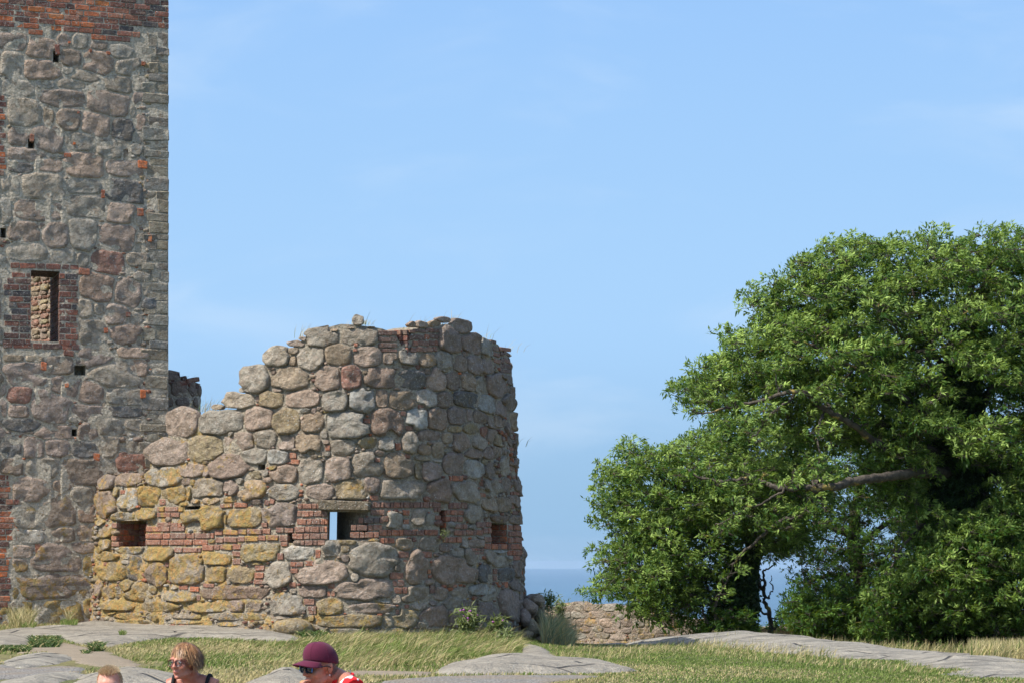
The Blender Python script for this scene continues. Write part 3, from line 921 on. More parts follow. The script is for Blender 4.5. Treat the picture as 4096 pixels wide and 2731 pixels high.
RS = parse('''p 255 958 255 215;g 565 950 335 195;p 855 930 215 190;y 1075 942 195 195;o 1285 960 185 160;p 150 1190 300 220;y 440 1165 255 215;p 700 1110 235 160;g 905 1080 175 150;
p 1065 1120 130 110;o 1250 1120 190 165;g 125 1380 270 165;p 310 1330 240 110;P 620 1300 280 195;g 815 1215 200 120;w 1000 1230 150 120;p 1070 1360 210 140;g 1255 1335 200 200;
g 700 785 250 122;g 830 615 212 222;g 995 440 200 158;o 1085 610 270 190;y 960 770 200 140;p 1180 770 270 130;o 1120 390 90 60;o 1118 475 60 80;g 1255 455 200 170;g 1350 282 262 145;
w 1212 862 95 45;o 530 838 100 50;p 1150 335 150 50;p 1200 300 60 50;g 720 700 40 50;p 950 535 90 40;P 970 560 60 50;p 1000 700 110 50;P 845 770 40 60;y 1270 1190 70 50;g 1390 1190 70 70;P 1285 870 40 60;
p 1190 920 20 40;w 1200 1220 80 35;g 1365 1050 70 70;o 440 1270 60 40;g 640 1050 60 60;P 450 1340 50 90;y 820 1370 130 60;g 900 1350 60 60;y 800 1390 60 60;y 975 1310 70 50;p 1380 1110 60 40;o 1290 1225 60 50''', 600, 1200, 1.96)
RS += parse('''g 265 282 300 160;o 105 420 200 175;p 325 430 222 178;O 500 450 115 105;g 645 447 142 105;o 785 460 120 105;p 28 612 180 205;r 200 602 165 198;n 430 598 262 170;d 655 620 230 138;
p 860 625 145 175;O 990 632 130 140;o 1105 640 100 145;P 965 310 175 205;P 1135 337 160 165;O 1045 492 108 130;g 925 465 110 145;P 1155 500 110 150;P 1260 512 100 130;g 1245 375 100 142;
P 1055 210 145 118;g 1205 665 88 125;P 1330 667 150 170;g 75 782 190 170;w 295 775 200 190;O 440 765 110 150;o 595 787 205 150;w 785 765 148 138;O 915 780 120 132;d 1090 777 182 128;
w 1250 812 120 142;P 1350 850 85 120;O 1430 805 100 140;g 165 980 330 205;n 490 952 262 222;w 700 925 168 172;p 870 932 155 178;P 1020 902 150 145;P 1120 895 50 100;O 1190 920 110 105;
O 1285 955 60 100;O 1345 945 60 90;o 1452 930 45 150;g 130 1150 190 130;y 335 1112 150 90;g 470 1122 120 110;g 650 1112 112 180;P 812 1057 175 88;o 950 1075 90 80;o 770 1167 85 88;
o 875 1172 80 132;y 1000 1007 110 60;y 1130 1005 120 90;O 1065 1108 138 138;g 1190 1117 95 120;r 1235 1035 58 90;O 1285 1062 55 110;y 1340 1100 58 100;p 100 1325 200 190;g 330 1290 230 200;
p 420 1200 90 55;o 572 1295 215 195;y 745 1235 140 38;P 822 1345 158 150;y 725 1340 65 130;P 995 1287 145 165;O 1150 1197 125 88;w 1152 1312 140 138;P 1265 1200 90 90;O 1280 1327 75 130;
g 1390 1307 60 140;O 1330 1187 55 90;y 215 1480 245 155;P 365 1442 140 150;g 595 1480 330 150;n 885 1480 160 172;g 1085 1492 188 150;g 1330 1450 70 120;O 1400 1440 50 110;
p 680 195 70 60;p 745 190 95 58;o 860 182 95 50;p 930 150 110 42;g 253 152 82 80;o 60 230 110 40;o 200 210 110 30;o 350 205 120 26;g 1400 420 45 60;g 1452 440 30 90;P 1440 620 50 120;
O 1390 590 60 70;P 1455 720 40 110;w 535 480 30 60;o 310 560 50 40;P 560 690 90 30;P 620 520 60 30;g 330 690 60 40;P 800 560 60 60;y 930 550 90 30;O 505 1020 60 30;w 870 1255 80 30;
P 1420 1000 30 90;P 1380 960 40 60;y 1230 440 40 40;P 1085 420 40 50;g 990 440 30 60;O 1490 990 20 90;O 1440 1100 30 80;y 1240 1270 40 60;g 1200 1250 30 40;P 1470 1180 30 100;P 1480 1300 30 110;g 1265 1450 50 100;y 1390 1440 40 80''', 1300, 1200, 1.96)
RS += parse('''P 150 260 118 118;p 325 230 190 92;p 158 412 145 212;w 315 375 165 155;y 228 330 62 80;y 430 310 62 62;y 505 358 145 158;y 690 350 190 130;g 950 296 255 155;P 1135 285 105 125;
o 1300 316 195 155;g 1545 330 200 135;y 465 496 160 92;g 282 516 210 62;y 920 527 340 172;y 1240 530 258 162;P 1502 506 242 192;o 140 645 92 90;g 140 732 90 92;y 560 816 240 104;
w 350 780 210 62;g 315 835 78 42;y 165 835 155 78;y 195 945 220 152;d 385 925 98 190;g 463 905 50 80;O 560 970 150 180;g 780 938 282 218;y 1025 856 200 102;y 1015 962 160 130;y 1205 970 198 120;
y 1360 797 290 140;g 1510 970 185 192;o 185 1110 110 90;g 253 1115 50 85;y 330 1062 110 100;y 420 1108 220 138;y 522 1092 68 80;g 735 1140 250 82;n 1145 1116 500 106;y 260 1210 250 76;
y 565 1226 290 74;g 955 1226 290 78;P 1175 1215 140 90;O 1307 1215 122 92;g 330 1296 180 45;g 750 1297 330 48;g 1190 1300 460 56;y 330 1345 130 32;y 455 1342 100 34;g 740 1338 300 36;
g 310 875 80 40;y 100 780 50 60;y 105 560 60 50;o 850 395 90 36;o 970 385 150 60;o 1120 385 110 45;y 600 400 90 70;y 760 430 60 60;y 800 340 40 120;y 830 255 40 60;P 780 245 70 60;y 560 250 40 60;
g 1190 240 90 60;o 1240 290 40 40;g 1395 385 50 50;P 1330 400 110 50;y 980 700 62 50;y 1090 540 40 100;w 860 1080 80 40;g 690 1075 70 36;y 1330 890 100 40;P 100 1075 60 120;g 640 1310 60 60;
y 1430 440 60 50;y 1130 1310 90 30;g 1110 1360 160 30;g 520 1310 90 50;g 1540 1310 200 36;y 200 1270 90 30;y 900 1180 60 30;y 900 870 40 60''', 350, 1800, 1.96)
RS += parse('''p 307 276 185 105;n 470 376 342 70;g 800 476 118 110;g 955 445 100 110;g 1032 467 70 78;g 1332 428 118 112;o 1440 365 108 78;o 1522 362 82 90;n 1505 462 112 44;w 160 696 215 90;
g 385 660 108 110;o 862 636 110 76;g 1030 635 114 82;g 670 742 352 202;p 310 818 352 160;p 947 792 148 215;p 1200 802 275 200;g 1215 690 90 80;g 1300 735 75 130;d 1405 830 104 112;
d 1535 837 118 90;g 1436 700 60 100;g 1505 750 80 80;w 1500 672 88 34;P 250 955 200 85;p 610 937 365 140;g 942 970 185 112;p 1110 972 88 80;g 1185 1032 100 84;w 1385 936 175 65;
g 1240 960 98 70;g 90 1037 222 160;y 377 1052 175 118;p 635 1062 300 65;g 970 1047 110 55;y 865 1132 160 120;P 1067 1117 175 145;P 1297 1067 110 100;P 1430 1082 150 120;P 1568 1032 122 205;
P 1610 905 80 90;y 492 1150 445 84;y 130 1195 262 108;d 700 1226 115 70;y 812 1222 90 60;g 480 1226 220 60;y 1060 1217 220 48;p 1210 1120 90 130;g 1530 1192 110 90;g 1440 1172 80 60;
P 1630 780 60 160;P 1660 930 40 140;P 1640 640 40 90;O 1620 470 70 110;P 1600 330 60 90;P 1625 230 50 110;P 1650 1060 60 120;y 340 1240 130 50;g 250 1130 50 50;g 540 860 60 90;g 820 790 60 60;
w 520 1020 110 30;w 740 1018 90 24;g 815 1000 60 60;y 240 1000 40 40;g 1330 530 90 50;g 1255 622 80 62;p 1350 630 100 62;n 1140 655 80 50;y 475 620 160 34;y 475 665 70 50;g 900 430 50 60;
P 480 730 60 60;g 130 950 60 40;g 1390 580 60 36;g 700 1000 60 26;P 1060 1030 60 40;g 760 1160 70 60;g 980 1180 60 60;g 1420 1000 80 40;g 950 1230 90 40''', 1100, 1800, 1.6845)
# drop near-duplicates
uniq = []
for s_ in sorted(RS, key=lambda q: -q[2] * q[3]):
    if any(abs(s_[0] - t[0]) < (s_[2] + t[2]) * 0.20 and abs(s_[1] - t[1]) < (s_[3] + t[3]) * 0.20 for t in uniq): continue
    uniq.append(s_)
RS = uniq
# brick patches: (x0, x1, y, px height, slope) in photograph pixels
rows = []
def R3(x, y): return 350 + x / 1.96, 1800 + y / 1.96
def R4(x, y): return 1100 + x / 1.6845, 1800 + y / 1.6845
def R2(x, y): return 1300 + x / 1.96, 1200 + y / 1.96
for (fn, x0, x1, y0, y1, hh, cs, lc, wp) in (
        (R3, 552, 745, 575, 590, 40, (1, 0, 2), .5, 60), (R3, 462, 770, 618, 612, 44, (0, 1, 2), .45, 66), (R3, 462, 1000, 672, 668, 46, (1, 0, 3), .35, 66), (R3, 462, 950, 722, 720, 46, (1, 0, 0), .3, 66),
        (R3, 690, 900, 782, 780, 42, (1, 3), .4, 62), (R3, 905, 1210, 765, 755, 46, (1, 0), .8, 50), (R3, 1003, 1440, 645, 632, 44, (0, 1, 2), .75, 66), (R3, 1010, 1500, 705, 682, 44, (0, 1), .85, 60),
        (R3, 195, 260, 735, 735, 44, (1, 0), .4, 30), (R3, 195, 240, 690, 690, 40, (0, 1), .4, 30), (R3, 195, 240, 590, 590, 44, (1,), .4, 30),
        (R3, 555, 755, 460, 462, 40, (1, 0), .8, 60), (R3, 552, 730, 505, 505, 40, (0, 1), .9, 60), (R3, 1480, 1620, 625, 625, 44, (1, 3), .2, 66), (R3, 1155, 1260, 430, 425, 40, (0, 2), .2, 60),
        (R3, 1045, 1140, 430, 435, 36, (0, 1), .4, 60), (R3, 1390, 1470, 415, 395, 44, (1, 3), .2, 40),
        (R4, 155, 355, 376, 376, 38, (1, 0, 3), .2, 50), (R4, 150, 355, 428, 426, 42, (0, 1, 3), .25, 46), (R4, 150, 358, 482, 480, 42, (0, 2, 1), .2, 50), (R4, 135, 355, 534, 532, 42, (0, 1, 2), .2, 52),
        (R4, 120, 358, 580, 578, 42, (0, 1, 3), .2, 60), (R4, 175, 340, 622, 622, 36, (1, 3), .1, 44),
        (R4, 645, 1112, 368, 366, 42, (0, 1, 3, 3), .1, 34), (R4, 640, 735, 418, 418, 40, (1, 3), .1, 50), (R4, 560, 730, 472, 470, 42, (3, 5, 0), .05, 56), (R4, 510, 720, 522, 520, 42, (3, 0, 1), .05, 56),
        (R4, 505, 700, 570, 570, 42, (3, 1, 0), .05, 52), (R4, 700, 1095, 555, 552, 42, (0, 0, 2, 3), .1, 44), (R4, 695, 805, 608, 606, 40, (0, 1), .1, 34), (R4, 855, 905, 420, 420, 40, (0, 2), 0, 34),
        (R4, 860, 900, 480, 480, 34, (2,), 0, 34), (R4, 715, 760, 462, 462, 40, (1,), 0, 34), (R4, 640, 695, 320, 320, 40, (0,), 0, 40), (R4, 920, 950, 600, 600, 34, (3,), 0, 30),
        (R4, 1065, 1110, 400, 400, 30, (1, 3), .1, 36), (R4, 1070, 1112, 452, 452, 34, (0, 1), .1, 36),
        (R4, 1162, 1290, 372, 370, 44, (3, 1, 0), .1, 40), (R4, 1150, 1265, 418, 418, 36, (1, 0), .1, 40), (R4, 1145, 1260, 462, 462, 38, (0, 1), .1, 40), (R4, 1200, 1290, 512, 512, 34, (1, 0), .1, 44),
        (R4, 1200, 1395, 555, 552, 38, (0, 1, 3), .1, 40), (R4, 1125, 1250, 602, 602, 42, (0, 2), .1, 46), (R4, 1345, 1400, 500, 500, 40, (1, 3), .1, 30), (R4, 1395, 1450, 498, 498, 38, (0, 3), .1, 28),
        (R4, 1395, 1450, 540, 540, 38, (1, 0), .1, 28), (R4, 1400, 1450, 600, 600, 40, (0, 1), .1, 30), (R4, 1400, 1450, 645, 645, 40, (0, 3), .1, 30),
        (R4, 1565, 1650, 520, 520, 38, (0, 2), .05, 26), (R4, 1565, 1650, 562, 562, 38, (2, 0), .05, 26), (R4, 1565, 1650, 605, 605, 40, (0, 2), .05, 26), (R4, 1450, 1652, 648, 648, 40, (0, 2, 3), .05, 34),
        (R4, 1555, 1652, 690, 690, 38, (0, 2), .05, 26), (R4, 1590, 1645, 725, 725, 34, (0, 1), .05, 26), (R4, 1310, 1400, 668, 668, 24, (0, 3), .1, 36), (R4, 1330, 1400, 692, 692, 22, (1, 0), .1, 36),
        (R4, 770, 865, 845, 843, 50, (0, 1), .3, 60), (R4, 790, 870, 895, 893, 46, (0, 3), .4, 46), (R4, 800, 890, 945, 943, 46, (0, 1), .3, 46), (R4, 358, 408, 915, 915, 38, (2, 0), .2, 40), (R4, 355, 410, 965, 965, 40, (0, 2), .2, 40),
        (R4, 198, 275, 1020, 1020, 44, (3, 1), .1, 50), (R4, 225, 285, 1065, 1065, 34, (3, 1), .1, 50), (R4, 232, 285, 1092, 1092, 26, (3, 1), .1, 50), (R4, 108, 197, 767, 767, 34, (1, 0), .3, 56), (R4, 208, 265, 762, 762, 38, (0, 1), .1, 56),
        (R4, 108, 162, 812, 812, 34, (1, 0), .1, 56), (R4, 35, 92, 590, 590, 38, (0, 1), .1, 56), (R4, 45, 92, 628, 628, 28, (0, 1), .1, 56), (R4, 20, 62, 718, 718, 46, (0, 3), .1, 56), (R4, 275, 312, 698, 698, 60, (0, 1), .1, 56),
        (R4, 1020, 1045, 815, 815, 34, (6, 2), 0, 56), (R4, 1028, 1050, 850, 850, 26, (2, 0), 0, 56), (R4, 1462, 1490, 815, 815, 40, (0, 1), .1, 56), (R4, 1460, 1490, 858, 858, 40, (0, 1), .1, 56), (R4, 985, 1055, 702, 702, 46, (0, 1), .3, 40),
        (R4, 830, 900, 702, 702, 46, (1, 3), .2, 40), (R4, 860, 890, 750, 750, 34, (0, 1), .1, 40), (R4, 1035, 1070, 935, 935, 60, (3, 1), .1, 56), (R4, 1188, 1222, 912, 912, 24, (2, 0), .1, 56), (R4, 1228, 1255, 908, 908, 20, (2, 0), .1, 56),
        (R4, 100, 150, 908, 908, 36, (0, 1), .1, 56), (R4, 870, 905, 1050, 1050, 30, (0, 1), .1, 56), (R4, 808, 826, 1085, 1085, 40, (3, 1), .1, 56), (R4, 1165, 1260, 188, 188, 40, (0, 2), .1, 34), (R4, 1535, 1555, 905, 905, 44, (2, 0), .1, 56),
        (R4, 1575, 1605, 380, 380, 30, (1, 0), .1, 30), (R4, 1590, 1630, 420, 420, 30, (0, 3), .1, 30), (R4, 1575, 1640, 290, 290, 26, (0, 1), .1, 30), (R4, 1590, 1635, 180, 180, 26, (0, 1), .1, 30), (R4, 1600, 1640, 140, 140, 26, (0, 3), .1, 30),
        (R2, 412, 556, 252, 252, 42, (3, 4, 3), .1, 48), (R2, 412, 556, 302, 302, 42, (4, 3, 3), .1, 60), (R2, 412, 556, 348, 350, 40, (3, 4, 1), .05, 48), (R2, 430, 556, 388, 388, 28, (3, 4), .05, 48),
        (R2, 650, 880, 240, 232, 30, (3, 4, 1), .05, 60), (R2, 650, 878, 290, 278, 42, (2, 3, 4), .05, 52), (R2, 680, 878, 335, 330, 42, (0, 0, 3), .05, 56), (R2, 665, 870, 385, 378, 40, (1, 0, 4), .05, 56), (R2, 785, 878, 232, 232, 30, (4, 3), .05, 44),
        (R2, 1290, 1330, 325, 325, 30, (4, 3), .1, 40), (R2, 1305, 1355, 380, 380, 40, (4, 5), .1, 40), (R2, 1370, 1440, 382, 386, 34, (2, 0), .1, 40), (R2, 1365, 1440, 420, 420, 30, (4, 3), .3, 40), (R2, 1308, 1360, 425, 425, 34, (3, 1), .1, 40),
        (R2, 1308, 1440, 475, 475, 40, (3, 4, 1), .1, 40), (R2, 1360, 1445, 515, 520, 40, (4, 3), .1, 40), (R2, 1360, 1450, 550, 556, 34, (4, 3), .1, 40), (R2, 720, 765, 832, 832, 36, (2, 0), .1, 56), (R2, 585, 625, 885, 885, 40, (0, 1), .1, 56),
        (R2, 295, 352, 942, 942, 44, (1, 0), .1, 70), (R2, 625, 680, 1000, 1000, 40, (0, 1), .2, 56), (R2, 543, 590, 1145, 1145, 60, (0, 2), .1, 56), (R2, 1205, 1250, 345 + 1180, 1525, 36, (0,), .1, 56), (R2, 1430, 1470, 1165, 1165, 30, (0, 1), .1, 30),
        (R2, 1430, 1470, 1320, 1320, 34, (0, 1), .1, 30), (R2, 1335, 1375, 1415, 1415, 30, (0, 1), .1, 30), (R2, 1440, 1470, 1030, 1030, 30, (3, 1), .1, 30), (R2, 1440, 1470, 1075, 1075, 30, (3, 1), .1, 30), (R2, 620, 665, 1220, 1220, 36, (1, 0), .1, 56),
        (R2, 385, 430, 1250, 1250, 40, (0, 2), .2, 56), (R2, 220, 248, 345, 345, 30, (0, 2), .1, 56), (R2, 215, 240, 385, 385, 26, (0, 3), .1, 56), (R2, 0, 40, 1155, 1155, 50, (2, 0), .2, 56), (R2, 350, 410, 1545, 1545, 34, (1, 0), .1, 40),
        (R3, 725, 800, 1074, 1074, 38, (0, 1), .1, 76), (R3, 812, 888, 1088, 1088, 44, (0, 2), .1, 80), (R3, 915, 1005, 1060, 1060, 36, (0, 1), .2, 90), (R3, 1318, 1395, 922, 922, 44, (0, 1), .15, 90), (R3, 1315, 1390, 980, 980, 50, (0, 2), .1, 90),
        (R3, 1310, 1385, 1030, 1030, 40, (1, 0), .5, 90), (R3, 1140, 1210, 812, 812, 44, (1, 1), .5, 90), (R3, 1140, 1210, 872, 872, 50, (1, 1), .4, 90), (R3, 1508, 1575, 690, 690, 50, (0, 1), .05, 90), (R3, 1520, 1575, 738, 738, 28, (0, 1), .05, 90),
        (R3, 1495, 1545, 832, 832, 56, (0, 3), .05, 90), (R3, 1600, 1660, 895, 895, 40, (0, 1), .05, 90), (R3, 1600, 1655, 945, 945, 40, (0, 1), .05, 90), (R3, 1585, 1640, 1050, 1050, 40, (0, 2), .05, 90), (R3, 260, 308, 326, 326, 36, (2, 0), .1, 70),
        (R3, 135, 160, 890, 890, 30, (0, 2), .1, 70), (R3, 620, 650, 895, 895, 40, (0, 3), .1, 70), (R3, 865, 885, 1155, 1155, 50, (0, 3), .1, 70), (R3, 570, 620, 405, 405, 50, (1, 0), .4, 70), (R3, 850, 900, 560, 560, 10, (0,), .1, 70),
        (R3, 1080, 1120, 342, 342, 22, (2, 0), .3, 70), (R3, 1585, 1640, 40, 40, 50, (2, 0), .3, 80), (R3, 1595, 1665, 90, 90, 44, (0, 2), .4, 80), (R3, 1370, 1420, 585, 585, 40, (1, 0), .2, 80)):
    s_ = 1.6845 if fn is R4 else 1.96
    ax, ay = fn(x0, y0); bx, by = fn(x1, y1)
    rows.append((ax, bx, ay, hh / s_, (by - ay) / max(1, bx - ax), cs, lc, wp / s_ * (1.25 if fn is R4 else 1.9 if fn is R3 else 1.5)))
avoid_r = []
for (ax, bx, ay, hh, sl, cs, lc, wp) in rows:
    if bx - ax < 16: bx = ax + 16
    avoid_r.append(rrect(ax, min(bx, RW.limb - 2), ay - hh / 2 + min(0, sl * (bx - ax)), ay + hh / 2 + max(0, sl * (bx - ax))))
    brick_row(RW, ruin, ax, bx, ay, hh, cs, wp, sl, off=0.034, joint=2.6, lich=lc, white=rnd.uniform(.30, .60))
hr = [h['out'] for h in rholes]
hard = [dict(out=q) for q in hr]
# continue the facing round the limb, out of sight from here
seeds = []
for zz in np.arange(-1.5, 4.2, 0.42):
    for uu in np.arange(RW.ulimb + 0.12, RW.len, 0.5):
        if zz < rtop(uu) - 0.1:
            seeds.append((uu + rnd.uniform(-.07, .07), zz + rnd.uniform(-.06, .06), rnd.uniform(.18, .27), rnd.uniform(.15, .22), rnd.choice('pPgOoP')))
rcells = cells(RW, RS, hard + [dict(out=q) for q in avoid_r], 0.016, expo=2.9, wob=0.11, ndir=24, seeds_uz=seeds)
def lich_r(u, z):
    x = np.interp(u, RW.s[RW.vis], RW.px[RW.vis])
    return float(0.16 + 0.85 * sstep(1600, 450, x) * sstep(2.9, 0.5, z) + 0.35 * sstep(-0.5, -1.1, z) - 0.12 * sstep(1.0, 3.0, z))
rest = lay_stones(RW, rcells, ruin, M_stone, 0.062, lich_r, sink=0.05, tilt=0.03, rough=0.020, dome=0.12, edge=0.945)
rest += chips(RW, rcells, (), (0.2, RW.len, -1.5, 4.25), 15000, 0.028, 0.085, lambda u, z: z < rtop(u) - 0.04, 9, redness=0.26, bulge=0.055, lich=0.6, avoid=hr + avoid_r)
joined('rubble_chip', rest, M_stone_a, ruin)
# bricks lining the loopholes
reveal(RW, ruin, e1, 1, 1.25, TH, (1, 3, 0, 3))
for h_, i_, c_ in ((e0, 1, (3, 1, 4)), (e0, 0, (3, 1, 0)), (e3, 1, (0, 2, 1)), (e2, 1, (0, 1))): reveal(RW, ruin, h_, i_, h_['depth'] - .04, h_['depth'], c_)
# brick back of the blind loophole
a = e0['out']; z = a[2] + .06; r_ = 0
while z < a[3] - .02:
    u = a[0] + (0.0 if r_ % 2 else -0.1)
    while u < a[1]:
        w = min(.25, a[1] - u); uc = u + w / 2
        if w > .06: put_block('brick', ruin, RW.P(uc, z, -0.50), RW.N(uc), w * .94, .09, .06, (*vary(BR[rnd.choice([0, 1, 3, 0])], .15), 0))
        u += .255
    z += .105; r_ += 1
a = e3['out']; z = a[2] + .06
while z < a[3] - .02:
    for k_ in range(3):
        uc = a[0] + (k_ + .5) * (a[1] - a[0]) / 3
        put_block('brick', ruin, RW.P(uc, z, -0.62), RW.N(uc), (a[1] - a[0]) / 3 * .92, .09, .06, (*vary(BR[rnd.choice([0, 2, 3])], .15), 0))
    z += .105
# left-facing brick return of the notch in the wall head
for r_ in range(6):
    z = RW.uz(1600, 1330)[1] - r_ * .102 + 0.02
    if r_ == 5: continue
    for k_ in range(2):
        u0_ = RW.uz(1592 + k_ * 22, 1350)[0]
        nn = RW.N(u0_); tt = np.array([-nn[1], nn[0], 0]); dirn = -tt * .75 + nn * .66; dirn /= np.linalg.norm(dirn)
        put_block('brick', ruin, RW.P(u0_, z, -0.05 + k_ * 0.05), dirn, .13, .092, .16, (*vary(BR[rnd.choice([3, 4, 1])], .2), .05), roll=0)

# boulders heaped against the foot of the ruin on the right
def boulder(name, parent, c, r, colr, lich, seed, rot=0.0, sub=3, mat=None):
    import bmesh
    bm = bmesh.new(); bmesh.ops.create_icosphere(bm, subdivisions=sub, radius=1.0)
    V = np.array([v.co[:] for v in bm.verts]); Fc = [[v.index for v in f.verts] for f in bm.faces]; bm.free()
    g = np.random.default_rng(seed)
    n = g.normal(size=(9, 3)); n /= np.linalg.norm(n, axis=1)[:, None]
    for k in range(9):
        d = V @ n[k]; lim = g.uniform(0.68, 0.92)
        V = V - np.outer(np.clip(d - lim, 0, 1) * 0.85, n[k])
    V *= (1 + 0.05 * vnoise(V[:, 0] * 3 + seed, V[:, 1] * 3 + V[:, 2] * 2, seed, 1.0))[:, None]
    V = V * np.array(r)
    cr, sr = math.cos(rot), math.sin(rot)
    V = np.stack([V[:, 0] * cr + V[:, 2] * sr, V[:, 1], -V[:, 0] * sr + V[:, 2] * cr], 1)
    V = V + np.array(c)
    return mesh(name, V, Fc, mat or M_stone, parent, color=(*vary(colr, .08), lich), origin=c)
for i, (x, y, rx, rz, d, c, l) in enumerate(((2113, 2432, 44, 42, 44.9, 'p', .3), (2150, 2402, 36, 30, 45.2, 'o', .25), (2128, 2398, 30, 26, 45.6, 'P', .2), (2156, 2470, 24, 56, 45.3, 'y', .5), (2118, 2512, 44, 44, 44.6, 'y', .6),
        (2158, 2530, 32, 40, 44.9, 'y', .8), (2100, 2548, 40, 30, 44.3, 'y', .6), (2145, 2566, 36, 24, 44.7, 'y', .9), (2098, 2470, 30, 40, 44.4, 'P', .2), (2160, 2440, 20, 40, 45.8, 'P', .2), (2130, 2585, 46, 24, 44.9, 'y', .6))):
    k = F / d
    boulder('boulder', ruin, W(x, y, d), (rx / k, .34, rz / k), STONE_COLS[c], l, 40 + i, rnd.uniform(-.4, .4))
boulder('boulder', ruin, W(1172, 2512, 41.0), (.36, .42, .22), STONE_COLS['y'], 0.95, 77, .15)
boulder('boulder', ruin, W(1230, 2548, 41.1), (.30, .35, .14), STONE_COLS['y'], 0.6, 78, .2)
# heavy lintel over the main loophole
u, z = RW.uz(1378, 2022)
put_block('block', ruin, RW.P(u, z, 0.14), RW.N(u), 0.88, 0.17, 0.40, (0.20, 0.16, 0.10, .55), roll=.02, name='lintel')

# ------------------------------------------------------------------ generic rubble walls
def rubble_wall(name, label, pts, topfn, base, thick, sw, sh, parent_loc, cat='wall', cols='pPgoOgn', lich=.3, seed=3, tint=1.0, redness=.3, bulge=.05, mat=None, slant=0):
    g = random.Random(seed)
    wl = Wall(pts, smooth=2)
    root = empty(name, parent_loc, label, cat, kind='thing')
    core(wl, 'wall_core', root, mat or M_mortar_far, base, lambda u: topfn(wl, u), thick, (), du=.22, dz=.22, jitter=.03)
    sd = []
    zt = max(topfn(wl, u) for u in np.linspace(0, wl.len, 30))
    z = base + .1; r = 0
    while z < zt:
        u = g.uniform(0, sw)
        hh = sh * g.uniform(.75, 1.25)
        while u < wl.len:
            w = sw * g.choice([.45, .7, .9, 1.1, 1.6])
            zc = z + g.uniform(-.12, .12) * sh
            if zc < topfn(wl, u + w / 2) - sh * .25:
                sd.append((u + w / 2, zc, w / 2 * .98, hh / 2 * g.uniform(.8, 1.1), g.choice(cols)))
            u += w * g.uniform(.95, 1.25)
        z += hh; r += 1
    cc = cells(wl, [], [], .012, seeds_uz=sd, ndir=14)
    rest = lay_stones(wl, cc, root, M_stone, bulge, lambda u, z: lich, tint=tint, dome=.7)
    rest += chips(wl, cc, (), (0, wl.len, base + .2, zt), 2500, .03, .09, lambda u, z: z < topfn(wl, u) - .05, seed, redness=redness, lich=lich)
    joined('rubble_chip', rest, M_stone_a, root)
    return root, wl
# wall stump between tower and ruin; its shade is put into the stone tint
fw_pts = [tuple(W(580, 2250, 48.0)[:2]), tuple(W(780, 2250, 48.3)[:2]), tuple(W(794, 2250, 48.7)[:2])]
def ftop(wl, u):
    x = np.interp(u, wl.s, wl.px)
    return float((CY - np.interp(x, [640, 678, 700, 735, 765, 790], [1478, 1484, 1498, 1520, 1522, 1528])) / F * 48.3)
fw_root, fw = rubble_wall('ruined_wall', 'shaded stump of fieldstone wall showing between the tall tower and the round ruin', fw_pts, ftop, -1.8, .6, .20, .26, (-6.3, 49, -1.3), cols='OPdPg', lich=.1, seed=12, tint=.85, redness=.1, mat=M_mortar_tower)
for r_ in range(2):
    brick_row(fw, fw_root, 672, 792, 1500 + r_ * 22, 22, [4, 3, 4], 52, .20, off=.03)
# long low curtain wall on the cliff edge
lw_pts = [tuple(W(1900, 2250, 78)[:2]), tuple(W(2200, 2250, 77)[:2]), tuple(W(2700, 2250, 75)[:2]), tuple(W(3200, 2250, 77.5)[:2]), tuple(W(3700, 2250, 80)[:2]), tuple(W(4300, 2250, 82)[:2])]
def ltop(wl, u):
    X = np.interp(u, wl.s, wl.p[:, 0]); Y = np.interp(u, wl.s, wl.p[:, 1]); x = CX + F * X / Y
    y = np.interp(x, [1900, 2190, 2250, 2300, 2360, 2550, 2700, 2850, 3000, 3250, 3500, 3850, 3950, 4100, 4300], [2425, 2424, 2414, 2408, 2414, 2425, 2455, 2480, 2500, 2515, 2500, 2460, 2440, 2445, 2450]) + 4 * math.sin(x / 23) + 3 * math.sin(x / 9)
    return float((CY - y) / F * Y)
rubble_wall('low_stone_wall', 'long low lichened fieldstone wall at the cliff edge, sea behind it', lw_pts, ltop, -3.2, .9, .34, .25, (5, 77, -2.6), cols='pPgoOgny', lich=.55, seed=21, redness=.4, bulge=.035)

# ------------------------------------------------------------------ ground, rock, gravel, sea
def grid_mesh(xs, ys, zf, name, mat, kind='structure', mask=None):
    X, Y = np.meshgrid(xs, ys)
    Z = zf(X, Y)
    V = np.stack([X.ravel(), Y.ravel(), Z.ravel()], 1)
    nx = len(xs); i = np.arange((len(ys) - 1) * nx).reshape(len(ys) - 1, nx)[:, :-1].ravel()
    Fc = np.stack([i, i + 1, i + nx + 1, i + nx], 1)
    if mask is not None:
        k = mask(X, Y).ravel()
        Fc = Fc[k[Fc].any(1)]
        used = np.unique(Fc); mp = np.full(len(V), -1); mp[used] = np.arange(len(used)); V = V[used]; Fc = mp[Fc]
    return mesh(name, V, Fc, mat, None, kind=kind)

